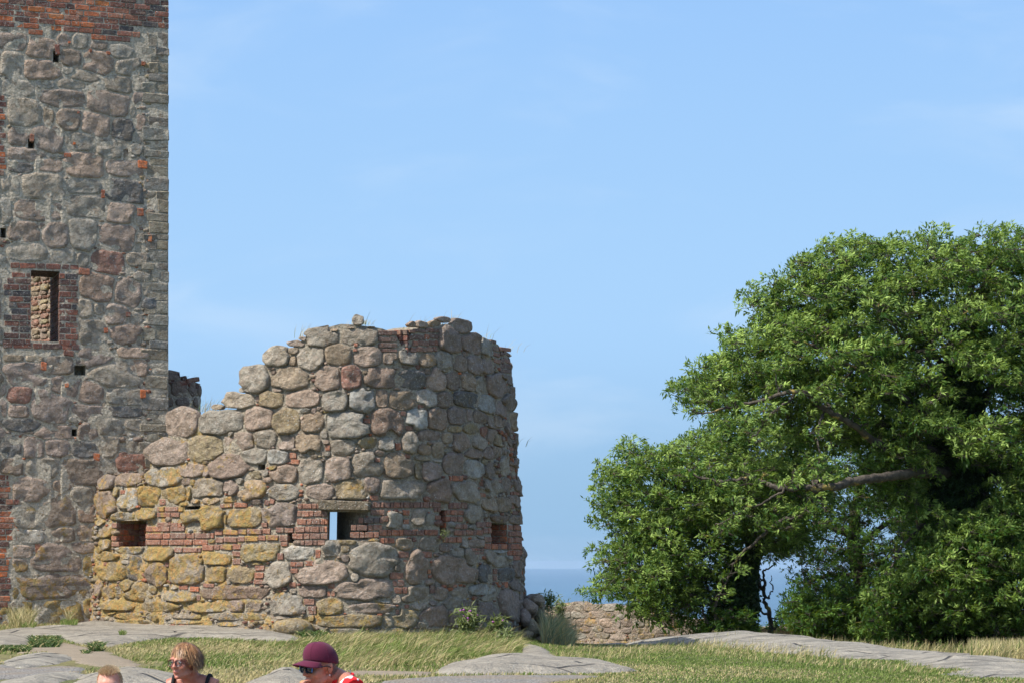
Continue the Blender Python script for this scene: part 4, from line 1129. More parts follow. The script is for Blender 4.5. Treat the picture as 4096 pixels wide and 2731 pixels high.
def m_ground():
    nt = NT('turf_soil')
    n = nt.noise(0.55, 4, 0.6)
    b = nt.mix(nt.rng(n, 0.38, 0.6), (0.085, 0.125, 0.030), (0.20, 0.185, 0.070))
    b = nt.mix(nt.rng(nt.noise(7, 4, 0.6), 0.4, 0.68), b, (0.10, 0.085, 0.045))
    b = nt.mix(nt.rng(nt.noise(40, 3, 0.6), 0.45, 0.7, 0, .6), b, (0.26, 0.23, 0.11))
    nt.col(b); nt.bump(nt.math('ADD', nt.noise(35, 4, .7), nt.noise(6, 3)), 0.05, 0.8)
    return nt.m
def m_rock(name, c1=(0.37, 0.33, 0.262), c2=(0.28, 0.25, 0.20), pale=0.4, lich=0.0):
    nt = NT(name)
    b = nt.mix(nt.rng(nt.noise(1.6, 5, 0.6), 0.38, 0.62), c1, c2)
    b = nt.mix(nt.rng(nt.noise(38, 4, .7), 0.5, 0.68, 0, .65), b, (0.13, 0.125, 0.115))
    b = nt.mix(nt.rng(nt.noise(5, 4, .6), 0.55, 0.66, 0, pale), b, (0.40, 0.37, 0.305))
    st = nt.noise(3.0, 5, 0.65, vec=nt.vmap((0.5, 3.0, 3.0), (0, 0, 0.35)))
    b = nt.mix(nt.rng(st, 0.56, 0.66, 0, .45), b, (0.12, 0.115, 0.10))
    # fine joints across the rock
    wv = nt.voro(0.55, 'DISTANCE_TO_EDGE', vec=nt.vmap((0.7, 1.4, 1), (0, 0, 0.5), vec=None))
    b = nt.mix(nt.rng(wv, 0.0, 0.016, .85, 0), b, (0.06, 0.055, 0.05))
    if lich: b = lichens(nt, b, lich)
    nt.col(b)
    h = nt.math('ADD', nt.noise(4, 6, .6), nt.math('MULTIPLY', nt.noise(45, 3, .65), 0.25))
    h = nt.math('ADD', h, nt.rng(wv, 0, 0.016, -0.5, 0))
    nt.bump(h, 0.16, 1.0)
    return nt.m
def m_gravel():
    nt = NT('gravel')
    v = nt.n('ShaderNodeTexVoronoi', Scale=34.0); nt.t.links.new(nt.pos, v.inputs['Vector'])
    sep = nt.n('ShaderNodeSeparateColor'); nt.t.links.new(v.outputs['Color'], sep.inputs[0])
    b = nt.mix(sep.outputs[0], (0.19, 0.18, 0.165), (0.38, 0.365, 0.34))
    b = nt.mix(nt.rng(v.outputs['Distance'], 0.25, 0.6, 0, .8), b, (0.11, 0.10, 0.085))
    b = nt.mix(nt.rng(nt.noise(1.5, 3), 0.45, 0.6, 0, .5), b, (0.22, 0.17, 0.115))
    nt.col(b); nt.bump(nt.math('SUBTRACT', 1.0, v.outputs['Distance']), 0.02, 1.0)
    return nt.m
def m_soil():
    nt = NT('bare_soil')
    b = nt.mix(nt.noise(3, 4, .6), (0.21, 0.165, 0.115), (0.33, 0.275, 0.20))
    b = nt.mix(nt.rng(nt.noise(30, 4, .7), 0.5, 0.66, 0, .7), b, (0.12, 0.10, 0.08))
    nt.col(b); nt.bump(nt.noise(24, 5, .7), 0.04, 0.9)
    return nt.m
M_ground, M_rock, M_gravel, M_soil = m_ground(), m_rock('bedrock', lich=.12), m_gravel(), m_soil()
M_rock_lit = m_rock('bedrock_lit', (0.37, 0.335, 0.27), (0.25, 0.23, 0.19), 0.7, .1)  # paler bedrock copy, its sunlit look put into the colour

ys = np.concatenate([np.linspace(-6, 20, 40), np.linspace(20.3, 55, 200), np.linspace(56, 150, 90)])
xs = np.concatenate([np.linspace(-60, -14, 30), np.linspace(-13.7, 18, 190), np.linspace(19, 70, 30)])
grid_mesh(xs, ys, hbase, 'ground', M_ground)

BLOCK = []    # world polygons where no grass grows
def patch(name, poly_px, bump, mat, width=0.5, seed=1, lift=0.004, block=True, step=0.10, noise=0.03, dmin=18):
    wp = [ground_at(x, y, dmin) for x, y in poly_px]
    q = np.array(wp)
    if block: BLOCK.append(wp)
    x0, y0 = q.min(0) - .4; x1, y1 = q.max(0) + .4
    def zf(X, Y):
        d = poly_dist(X, Y, wp); d = np.where(in_poly(X, Y, wp), d, -d)
        d = d + 0.10 * vnoise(X, Y, seed, .6, 3)
        z = hbase(X, Y) + lift + np.where(d > 0, bump * (1 - (1 - np.clip(d / width, 0, 1)) ** 2.2), np.maximum(d * 1.0, -0.12))
        return z + noise * vnoise(X, Y, seed + 5, .9, 4) * sstep(0, .4, d)
    def mask(X, Y):
        d = poly_dist(X, Y, wp); return (d < .28) | in_poly(X, Y, wp)
    return grid_mesh(np.arange(x0, x1, step), np.arange(y0, y1, step), zf, name, mat, 'structure', mask)

patch('bedrock_outcrop', [(-170, 2545), (0, 2524), (200, 2512), (400, 2486), (520, 2484), (700, 2490), (1000, 2500), (1080, 2515), (1190, 2545), (1200, 2568), (1050, 2566), (850, 2552), (700, 2552), (560, 2566), (430, 2590), (330, 2580), (250, 2556), (140, 2552), (115, 2582), (0, 2592), (-170, 2605)], 0.07, M_rock, 0.6, 3)
patch('bedrock_outcrop', [(8, 2645), (60, 2622), (180, 2610), (280, 2620), (295, 2636), (240, 2656), (90, 2672), (20, 2664)], 0.05, M_rock_lit, 0.5, 5)
patch('bedrock_outcrop', [(250, 2775), (330, 2708), (450, 2678), (560, 2680), (690, 2692), (780, 2720), (800, 2775)], 0.13, M_rock, 0.9, 7, dmin=15)
patch('bedrock_outcrop', [(-80, 2775), (10, 2728), (150, 2704), (330, 2694), (345, 2704), (250, 2730), (160, 2775)], 0.06, M_rock_lit, 0.5, 8, dmin=15)
patch('bedrock_outcrop', [(930, 2775), (1000, 2724), (1080, 2690), (1140, 2678), (1200, 2684), (1260, 2715), (1330, 2775)], 0.15, M_rock, 0.8, 9, dmin=15)
patch('bedrock_outcrop', [(1735, 2692), (1775, 2664), (1900, 2637), (1990, 2628), (2085, 2628), (2090, 2604), (2080, 2580), (2130, 2582), (2200, 2606), (2250, 2640), (2340, 2654), (2440, 2655), (2500, 2667), (2555, 2683), (2440, 2691), (2200, 2697), (1950, 2699), (1770, 2700)], 0.11, M_rock, 0.7, 11)
patch('gravel_path', [(-200, 2700), (-60, 2668), (12, 2652), (70, 2676), (250, 2662), (330, 2668), (345, 2690), (200, 2702), (30, 2716), (-60, 2790), (-200, 2790)], 0.006, M_gravel, 0.1, 13, noise=.008, dmin=15)
patch('gravel_path', [(1380, 2790), (1480, 2738), (1600, 2714), (1750, 2706), (2100, 2700), (2300, 2698), (2400, 2704), (2300, 2720), (2160, 2740), (2050, 2790)], 0.006, M_gravel, 0.1, 14, noise=.008, dmin=15)
patch('bare_soil', [(60, 2600), (120, 2588), (260, 2568), (330, 2586), (430, 2600), (520, 2640), (590, 2668), (480, 2676), (330, 2660), (260, 2630), (180, 2606), (70, 2616)], 0.004, M_soil, 0.1, 15, noise=.012)
patch('bare_soil', [(1340, 2694), (1420, 2682), (1560, 2682), (1740, 2686), (1720, 2702), (1560, 2704), (1380, 2704)], 0.004, M_soil, 0.1, 16, noise=.012)

def mound(name, crest, wf, wb, mat, seed, step=0.12, noise=0.05, block=True):
    """a rounded whaleback of rock; crest = (px x, px y, distance, front width, back width)"""
    P = [W(x, y, d) for x, y, d in crest]
    line = [(p.x, p.y) for p in P]
    q = np.array(line); x0, y0 = q.min(0) - max(wf, wb); x1, y1 = q.max(0) + max(wf, wb)
    def zf(X, Y):
        best = np.full(X.shape, 1e9); zc = np.zeros(X.shape); sd = np.zeros(X.shape)
        for i in range(len(P) - 1):
            a, b = P[i], P[i + 1]; dx, dy = b.x - a.x, b.y - a.y
            t = np.clip(((X - a.x) * dx + (Y - a.y) * dy) / (dx * dx + dy * dy), 0, 1)
            ex, ey = X - a.x - t * dx, Y - a.y - t * dy
            d = np.hypot(ex, ey); m = d < best
            best = np.where(m, d, best); zc = np.where(m, a.z + (b.z - a.z) * t, zc); sd = np.where(m, ey, sd)
        w = np.where(sd < 0, wf, wb) * (1 + .25 * vnoise(X, Y, seed, 1.4, 2))
        g = hbase(X, Y)
        k = 1 - np.clip(best / w, 0, 1) ** 2.0
        return g - 0.10 + (zc - g + 0.10) * np.clip(k, 0, 1) ** .8 + noise * vnoise(X, Y, seed + 2, .8, 4) * k
    o = grid_mesh(np.arange(x0, x1, step), np.arange(y0, y1, step), zf, name, mat, 'structure')
    if block:
        BLOCK.append([(p.x, p.y - wf * .72) for p in P] + [(p.x, p.y + wb * .72) for p in P[::-1]])
    return o
mound('bedrock_ridge', [(2840, 2534, 49.5), (2900, 2523, 49), (3000, 2527, 47.5), (3100, 2539, 46), (3350, 2566, 42), (3560, 2594, 39), (3750, 2616, 36), (3950, 2652, 31.5), (4096, 2682, 28.6), (4250, 2708, 27.2)], 1.9, 1.4, M_rock_lit, 31)
mound('bedrock_ridge', [(3480, 2614, 43), (3620, 2608, 44.5), (3800, 2606, 45.5), (3950, 2612, 45.5), (4060, 2622, 45)], 1.2, 1.3, M_rock, 32)
mound('bedrock_ridge', [(2390, 2588, 50), (2440, 2574, 51), (2500, 2574, 51.5), (2560, 2586, 51)], 0.9, 1.0, M_rock, 33, step=.09)
mound('bedrock_ridge', [(2600, 2574, 50.5), (2680, 2558, 51), (2740, 2554, 51), (2785, 2562, 50.5)], 0.9, 1.0, M_rock_lit, 34, step=.09)

# sea, to the horizon
def m_sea():
    nt = NT('sea_water')
    nt.bsdf.inputs['Roughness'].default_value = 0.32
    nt.bsdf.inputs['Specular IOR Level'].default_value = 0.5
    n = nt.noise(0.004, 4, .6, vec=nt.vmap((1, 0.35, 1)))
    nt.col(nt.mix(nt.rng(n, .4, .6), (0.030, 0.082, 0.135), (0.040, 0.100, 0.155)))
    nt.bump(nt.noise(0.12, 5, .65), 1.2, 1.0)
    return nt.m
ang = np.linspace(R(60), R(120), 60); rr = np.concatenate([[120], np.geomspace(160, 30500, 50)])
A_, R_ = np.meshgrid(ang, rr)
V = np.stack([(R_ * np.cos(A_)).ravel(), (R_ * np.sin(A_)).ravel(), np.full(A_.size, -72.0)], 1)
nx = len(ang); i = np.arange((len(rr) - 1) * nx).reshape(len(rr) - 1, nx)[:, :-1].ravel()
mesh('sea', V, np.stack([i, i + nx, i + nx + 1, i + 1], 1), m_sea(), None, kind='structure')

# ------------------------------------------------------------------ grass
def m_blade(name, attr='Col', trans=0.25):
    nt = NT(name)
    c, a = src_color(nt, True)
    nt.col(c); nt.bsdf.inputs['Roughness'].default_value = 0.7
    tr = nt.n('ShaderNodeBsdfTranslucent'); nt.t.links.new(c, tr.inputs[0])
    mx = nt.n('ShaderNodeMixShader'); mx.inputs[0].default_value = trans
    nt.t.links.new(nt.bsdf.outputs[0], mx.inputs[1]); nt.t.links.new(tr.outputs[0], mx.inputs[2]); nt.t.links.new(mx.outputs[0], nt.out.inputs[0])
    return nt.m
M_blade = m_blade('grass_blade')
GREEN = np.array([(0.14, 0.20, 0.040), (0.17, 0.225, 0.050), (0.115, 0.175, 0.035)])
DRY = np.array([(0.43, 0.36, 0.165), (0.37, 0.31, 0.14), (0.48, 0.41, 0.22)])
def blades(name, X, Y, length, width, dryness, lean=(0.5, 0.0), seed=1, kind='stuff', zf=hbase, label=None, cat=None, curl=.6, root=None, palette=None, nseg=3):
    g = np.random.default_rng(seed); n = len(X)
    z = zf(X, Y) - 0.01
    az = g.uniform(0, 6.283, n)
    L_ = length * g.uniform(.5, 1.25, n); Wd = width * g.uniform(.7, 1.3, n)
    dx = np.cos(az) * curl * .5 + lean[0] * g.uniform(.5, 1.4, n); dy = np.sin(az) * curl * .5 + lean[1] * g.uniform(.5, 1.4, n)
    # blade faces roughly across a random azimuth
    wx, wy = np.cos(g.uniform(-.8, .8, n)), np.sin(g.uniform(-.8, .8, n))
    ts = (0, .4, .75, 1.0) if nseg == 3 else (0, .6, 1.0); ws = (1, .85, .55, .12) if nseg == 3 else (1, .8, .12)
    nv = 2 * len(ts); V = np.zeros((n, nv, 3))
    for k, (t, w) in enumerate(zip(ts, ws)):
        px = X + dx * L_ * t ** 1.7; py = Y + dy * L_ * t ** 1.7
        sp = np.hypot(dx, dy)
        pz = z + L_ * t * (1 - np.clip(sp * .45 * t, 0, .75))
        V[:, 2 * k] = np.stack([px - wx * Wd * w / 2, py - wy * Wd * w / 2, pz], 1)
        V[:, 2 * k + 1] = np.stack([px + wx * Wd * w / 2, py + wy * Wd * w / 2, pz], 1)
    b = np.arange(n)[:, None] * nv
    Fc = np.concatenate([b + np.array([2 * k, 2 * k + 1, 2 * k + 3, 2 * k + 2]) for k in range(nseg)], 0)
    gi = g.integers(0, 3, n)
    pal = (GREEN, DRY) if palette is None else palette
    d = (g.uniform(0, 1, n) < dryness)[:, None]
    c = np.where(d, pal[1][gi], pal[0][gi]) * g.uniform(.7, 1.25, (n, 1))
    C = np.concatenate([np.repeat(c[:, None, :], nv, 1), np.ones((n, nv, 1))], 2)
    o = mesh(name, V.reshape(-1, 3), Fc, M_blade, root, kind=kind, cols=C.reshape(-1, 4), smooth=False, origin=(0, 0, 0) if root is None else None)
    tag(o, label, cat)
    return o

def free(X, Y, margin=0.0):
    ok = np.ones(len(X), dtype=bool)
    for p in BLOCK: ok &= ~in_poly(X, Y, p)
    # keep off the masonry
    tx = tc2[1] - (tc2[0] - X) * math.tan(R(20.8))
    ok &= ~((X < tc2[0] + .3) & (Y > tx - .02))
    ry = np.interp(X, RW.p[:, 0][RW.vis], RW.p[:, 1][RW.vis], left=99, right=99)
    ok &= ~((X < RW.p[:, 0].max() + .1) & (Y > ry - 0.10) & (Y < 50))
    return ok

def scatter(poly_px, n, seed, dmin=18):
    wp = [ground_at(x, y, dmin) for x, y in poly_px]; q = np.array(wp)
    g = np.random.default_rng(seed)
    X = g.uniform(q[:, 0].min(), q[:, 0].max(), n); Y = g.uniform(q[:, 1].min(), q[:, 1].max(), n)
    k = in_poly(X, Y, wp); X, Y = X[k], Y[k]
    k = free(X, Y); return X[k], Y[k]

g_ = np.random.default_rng(44)
# short turf in the whole view wedge
n = 330000
Y = 23.5 + (60 - 23.5) * g_.uniform(0, 1, n) ** 1.25
X = g_.uniform(-0.235, 0.235, n) * Y
k = free(X, Y)
pxx = CX + F * X / Y
bare = vnoise(X, Y, 8, .9, 3)
k &= ~((pxx < 1150) & (Y < 33) & (bare > -0.1) & (pxx < 650))
X, Y, bare, pxx = X[k], Y[k], bare[k], pxx[k]
dry = np.clip(0.24 + 1.1 * vnoise(X, Y * .55, 9, 2.4, 3) + 0.30 * sstep(2600, 1500, pxx), 0.05, .92)
blades('lawn_grass', X, Y, np.where(pxx < 2150, .055, .036), .011, dry, (.35, 0), 3, nseg=2)
# wind-combed dry grass below the ruin
X, Y = scatter([(560, 2574), (700, 2558), (1000, 2556), (1180, 2572), (1280, 2562), (1500, 2552), (1800, 2545), (2070, 2548), (2085, 2600), (2000, 2625), (1750, 2645), (1650, 2672), (1300, 2676), (900, 2672), (640, 2662), (420, 2640), (360, 2612)], 60000, 51)
pxx = CX + F * X / Y
k = free(X, Y) & (g_.uniform(0, 1, len(X)) < .38 + .62 * sstep(900, 1300, pxx) + .8 * vnoise(X, Y, 4, .7, 2)); X, Y, pxx = X[k], Y[k], pxx[k]
ln = (.085 + .115 * sstep(1000, 1500, pxx)) * (1 + 1.0 * vnoise(X, Y, 5, .5, 2))
blades('long_dry_grass', X, Y, ln, .009, np.clip(.52 + .9 * vnoise(X, Y, 6, .8, 3), .1, .95), (.95, -.15), 5, curl=.7)
# pale tussocks in the field and along the ridge
X, Y = scatter([(2150, 2600), (2300, 2588), (2600, 2583), (2830, 2575), (3000, 2588), (3200, 2612), (3400, 2640), (3650, 2668), (3900, 2700), (3700, 2700), (3300, 2668), (3000, 2640), (2700, 2615), (2500, 2612), (2640, 2640), (2300, 2650), (2200, 2625)], 52000, 52)
pxx = CX + F * X / Y; d_ = vnoise(X, Y, 12, 1.0, 3)
k = (d_ > -.12) | (g_.uniform(0, 1, len(X)) < .15); X, Y, pxx = X[k], Y[k], pxx[k]
blades('long_dry_grass', X, Y, .115, .008, np.full(len(X), .66), (.45, 0), 6, curl=.8)
X, Y = scatter([(2820, 2556), (2900, 2560), (3080, 2585), (3200, 2604), (3350, 2628), (3250, 2632), (3050, 2610), (2800, 2590), (2700, 2580), (2760, 2562)], 22000, 53)
blades('long_dry_grass', X, Y, .19, .010, np.full(len(X), .85), (.5, 0), 7, curl=.8)
# tall stalks in front of the trees
n = 5200
Y = g_.uniform(46.5, 58, n); X = (g_.uniform(2840, 4250, n) - CX) / F * Y
k = free(X, Y) & (vnoise(X, Y, 14, 1.6, 2) > .0); X, Y = X[k], Y[k]
blades('tall_dry_grass', X, Y, .34, .011, np.full(len(X), .7), (.3, 0), 8, curl=.7)
n = 9000
Y = g_.uniform(42, 52, n); X = (g_.uniform(3880, 4250, n) - CX) / F * Y
k = free(X, Y); X, Y = X[k], Y[k]
blades('tall_dry_grass', X, Y, .36, .012, np.full(len(X), .82), (.3, 0), 9, curl=.7)
# green-grey reeds by the ruin's right foot
n = 2600
Y = g_.uniform(43.2, 46.5, n); X = (2165 + 135 * g_.beta(1.3, 1.9, n) - CX) / F * Y
hh = .70 - .40 * np.clip((CX + F * X / Y - 2200) / 110, 0, 1)
blades('tall_green_grass', X, Y, hh * g_.uniform(.4, 1.05, len(X)), .012, np.full(len(X), .35), (.30, 0), 10, curl=1.0, palette=(np.array([(0.24, 0.29, 0.15), (0.19, 0.24, 0.13), (0.28, 0.31, 0.18)]), DRY))
# tufts at the foot of the tower
for (x0, x1, y0, y1, nn, ln, dr) in ((40, 130, 2500, 2520, 700, .35, .85), (90, 145, 2512, 2524, 300, .12, .2), (245, 310, 2500, 2518, 500, .12, .1), (270, 285, 2490, 2505, 90, .3, .8), (480, 505, 2546, 2556, 160, .09, .1), (500, 530, 2500, 2505, 30, .05, .3)):
    px_ = g_.uniform(x0, x1, nn); py_ = g_.uniform(y0, y1, nn)
    q = np.array([ground_at(a, b) for a, b in zip(px_, py_)])
    blades('grass_tuft', q[:, 0], q[:, 1] - .05, ln, .009, np.full(nn, dr), (.1, 0), int(x0) + 5, curl=.9, zf=lambda a, b: hbase(a, b) + .06)
# dark low weeds under the rock edge on the left, and a dock plant
for (x0, x1, y0, y1, nn, ln) in ((0, 115, 2592, 2608, 1400, .10), (125, 235, 2556, 2590, 1800, .13), (360, 410, 2584, 2606, 420, .14), (330, 360, 2606, 2616, 160, .07), (1850, 1960, 2530, 2545, 900, .1), (1200, 1300, 2540, 2550, 300, .15)):
    px_ = g_.uniform(x0, x1, nn); py_ = g_.uniform(y0, y1, nn)
    q = np.array([ground_at(a, b) for a, b in zip(px_, py_)])
    blades('low_weeds', q[:, 0], q[:, 1], ln, .022, np.full(nn, .12), (0, 0), int(x0) + 6, curl=1.6, palette=(np.array([(0.06, 0.11, 0.025), (0.09, 0.13, 0.03), (0.05, 0.085, 0.03)]), DRY))
# grass sprouting from the broken wall heads
def head_grass(pxs, seed, ln=.22, n=40):
    for (x, y, d) in pxs:
        g = np.random.default_rng(seed + int(x))
        X = W(x, y, d).x + g.normal(0, .12, n); Y = np.full(n, d) + g.uniform(.1, .5, n)
        z = W(x, y, d).z
        blades('wall_grass', X, Y, ln, .006, np.full(n, .8), (.5, 0), seed + int(x), curl=.6, zf=lambda a, b, z=z: np.full(len(a), z))
head_grass([(815, 1640, 42.6), (850, 1650, 42.4), (1215, 1345, 41.8)], 60, .30, 26)
head_grass([(1660, 1316, 41.9), (1780, 1302, 42.2), (1440, 1290, 41.6), (1690, 1318, 41.9)], 61, .11, 60)
head_grass([(1765, 1290, 42.2), (1800, 1288, 42.4), (1690, 1300, 42.4), (1940, 1350, 43), (2040, 1400, 44.5), (1410, 1300, 41.8), (2085, 1780, 44.8), (740, 1525, 48.6)], 62, .30, 6)

# ------------------------------------------------------------------ summer haze over the sea
HAZE = True; HAZE_D = 3.2e-5
if HAZE:
    hz = bpy.data.materials.new('haze_air'); hz.use_nodes = True; ht = hz.node_tree; ht.nodes.clear()
    ho = ht.nodes.new('ShaderNodeOutputMaterial'); hv = ht.nodes.new('ShaderNodeVolumePrincipled')
    hv.inputs['Color'].default_value = (0.50, 0.68, 0.88, 1); hv.inputs['Density'].default_value = HAZE_D; hv.inputs['Anisotropy'].default_value = 0.0
    ht.links.new(hv.outputs[0], ho.inputs['Volume'])
    x0, x1, y0, y1, z0, z1 = -16000, 16000, -40, 31000, -90, 16
    V = [(x, y, z) for z in (z0, z1) for y in (y0, y1) for x in (x0, x1)]
    mesh('haze', V, [(0, 2, 3, 1), (4, 5, 7, 6), (0, 1, 5, 4), (2, 6, 7, 3), (0, 4, 6, 2), (1, 3, 7, 5)], hz, None, smooth=False, kind='stuff')

# ------------------------------------------------------------------ trees
def m_leaf(name, trans=0.34, rough=0.6):
    nt = NT(name)
    c, a = src_color(nt, True)
    nt.col(c); nt.bsdf.inputs['Roughness'].default_value = rough
    nt.bsdf.inputs['Specular IOR Level'].default_value = 0.22
    tr = nt.n('ShaderNodeBsdfTranslucent')
    tc_ = nt.mix(0.6, c, (0.26, 0.36, 0.03)); nt.t.links.new(tc_, tr.inputs[0])
    mx = nt.n('ShaderNodeMixShader'); mx.inputs[0].default_value = trans
    nt.t.links.new(nt.bsdf.outputs[0], mx.inputs[1]); nt.t.links.new(tr.outputs[0], mx.inputs[2]); nt.t.links.new(mx.outputs[0], nt.out.inputs[0])
    return nt.m
def m_bark():
    nt = NT('ash_bark')
    b = nt.mix(nt.rng(nt.noise(7, 5, .65), .4, .62), (0.095, 0.08, 0.062), (0.05, 0.042, 0.034))
    b = nt.mix(nt.rng(nt.noise(3.5, 3), .60, .68, 0, .7), b, (0.36, 0.27, 0.07))
    nt.col(b); nt.bump(nt.noise(14, 4, .7), .03, .9)
    return nt.m
M_leaf, M_ivy, M_bark = m_leaf('ash_leaf'), m_leaf('ivy_leaf', .1, .5), m_bark()

def tube_rings(pts, rad, seg=7):
    pts = np.asarray(pts, dtype=float); n = len(pts)
    t = np.gradient(pts, axis=0); t /= np.linalg.norm(t, axis=1)[:, None] + 1e-9
    ref = np.where(np.abs(t[:, 2:3]) > .9, np.array([[1., 0, 0]]), np.array([[0, 0, 1.]]))
    a = np.cross(t, ref); a /= np.linalg.norm(a, axis=1)[:, None] + 1e-9
    b = np.cross(t, a)
    th = np.arange(seg) / seg * 2 * math.pi
    V = pts[:, None, :] + np.asarray(rad)[:, None, None] * (a[:, None, :] * np.cos(th)[None, :, None] + b[:, None, :] * np.sin(th)[None, :, None])
    V = V.reshape(-1, 3)
    Fc = []
    for i in range(n - 1):
        for j in range(seg):
            Fc.append((i * seg + j, i * seg + (j + 1) % seg, (i + 1) * seg + (j + 1) % seg, (i + 1) * seg + j))
    return V, np.array(Fc)

def smooth_path(p, r, k=3, wob=0.0, seed=0):
    p = [np.array(q, dtype=float) for q in p]; r = list(r)
    for _ in range(k):
        q = [p[0]]; s = [r[0]]
        for i in range(len(p) - 1):
            q += [p[i] * .75 + p[i + 1] * .25, p[i] * .25 + p[i + 1] * .75]; s += [r[i] * .75 + r[i + 1] * .25, r[i] * .25 + r[i + 1] * .75]
        q.append(p[-1]); s.append(r[-1]); p, r = q, s
    p = np.array(p)
    if wob:
        g = np.random.default_rng(seed); n = len(p)
        w = np.cumsum(g.normal(0, wob, (n, 3)), 0); w -= np.linspace(0, 1, n)[:, None] * w[-1]; p = p + w
    return p, np.array(r)

class Tubes:
    def __init__(s): s.V = []; s.F = []; s.n = 0
    def add(s, p, r, seg=7):
        V, Fc = tube_rings(p, r, seg); s.V.append(V); s.F.append(Fc + s.n); s.n += len(V)

def leaflets(cent, out, n, length, width, g, wind=(.45, .05, -.12)):
    """n narrow leaflets round every spray centre"""
    m = len(cent)
    C = np.repeat(cent, n, 0); O = np.repeat(out, n, 0)
    D0 = out * .7 + g.normal(0, .45, (m, 3)); d = np.repeat(D0, n, 0) + g.normal(0, .38, (m * n, 3)) + np.array(wind)
    d /= np.linalg.norm(d, axis=1)[:, None] + 1e-9
    up = np.array([[-.25, -.35, 1.0]]) + g.normal(0, .55, (m * n, 3))
    s = np.cross(d, up); s /= np.linalg.norm(s, axis=1)[:, None] + 1e-9
    L_ = (length * g.uniform(.6, 1.3, m * n))[:, None]; Wd = (width * g.uniform(.7, 1.3, m * n))[:, None]
    b = C + g.normal(0, length * .26, (m * n, 3))
    V = np.stack([b, b + d * L_ * .45 + s * Wd, b + d * L_, b + d * L_ * .45 - s * Wd], 1)
    V[:, 2, 2] -= L_[:, 0] * .12
    return V.reshape(-1, 3)

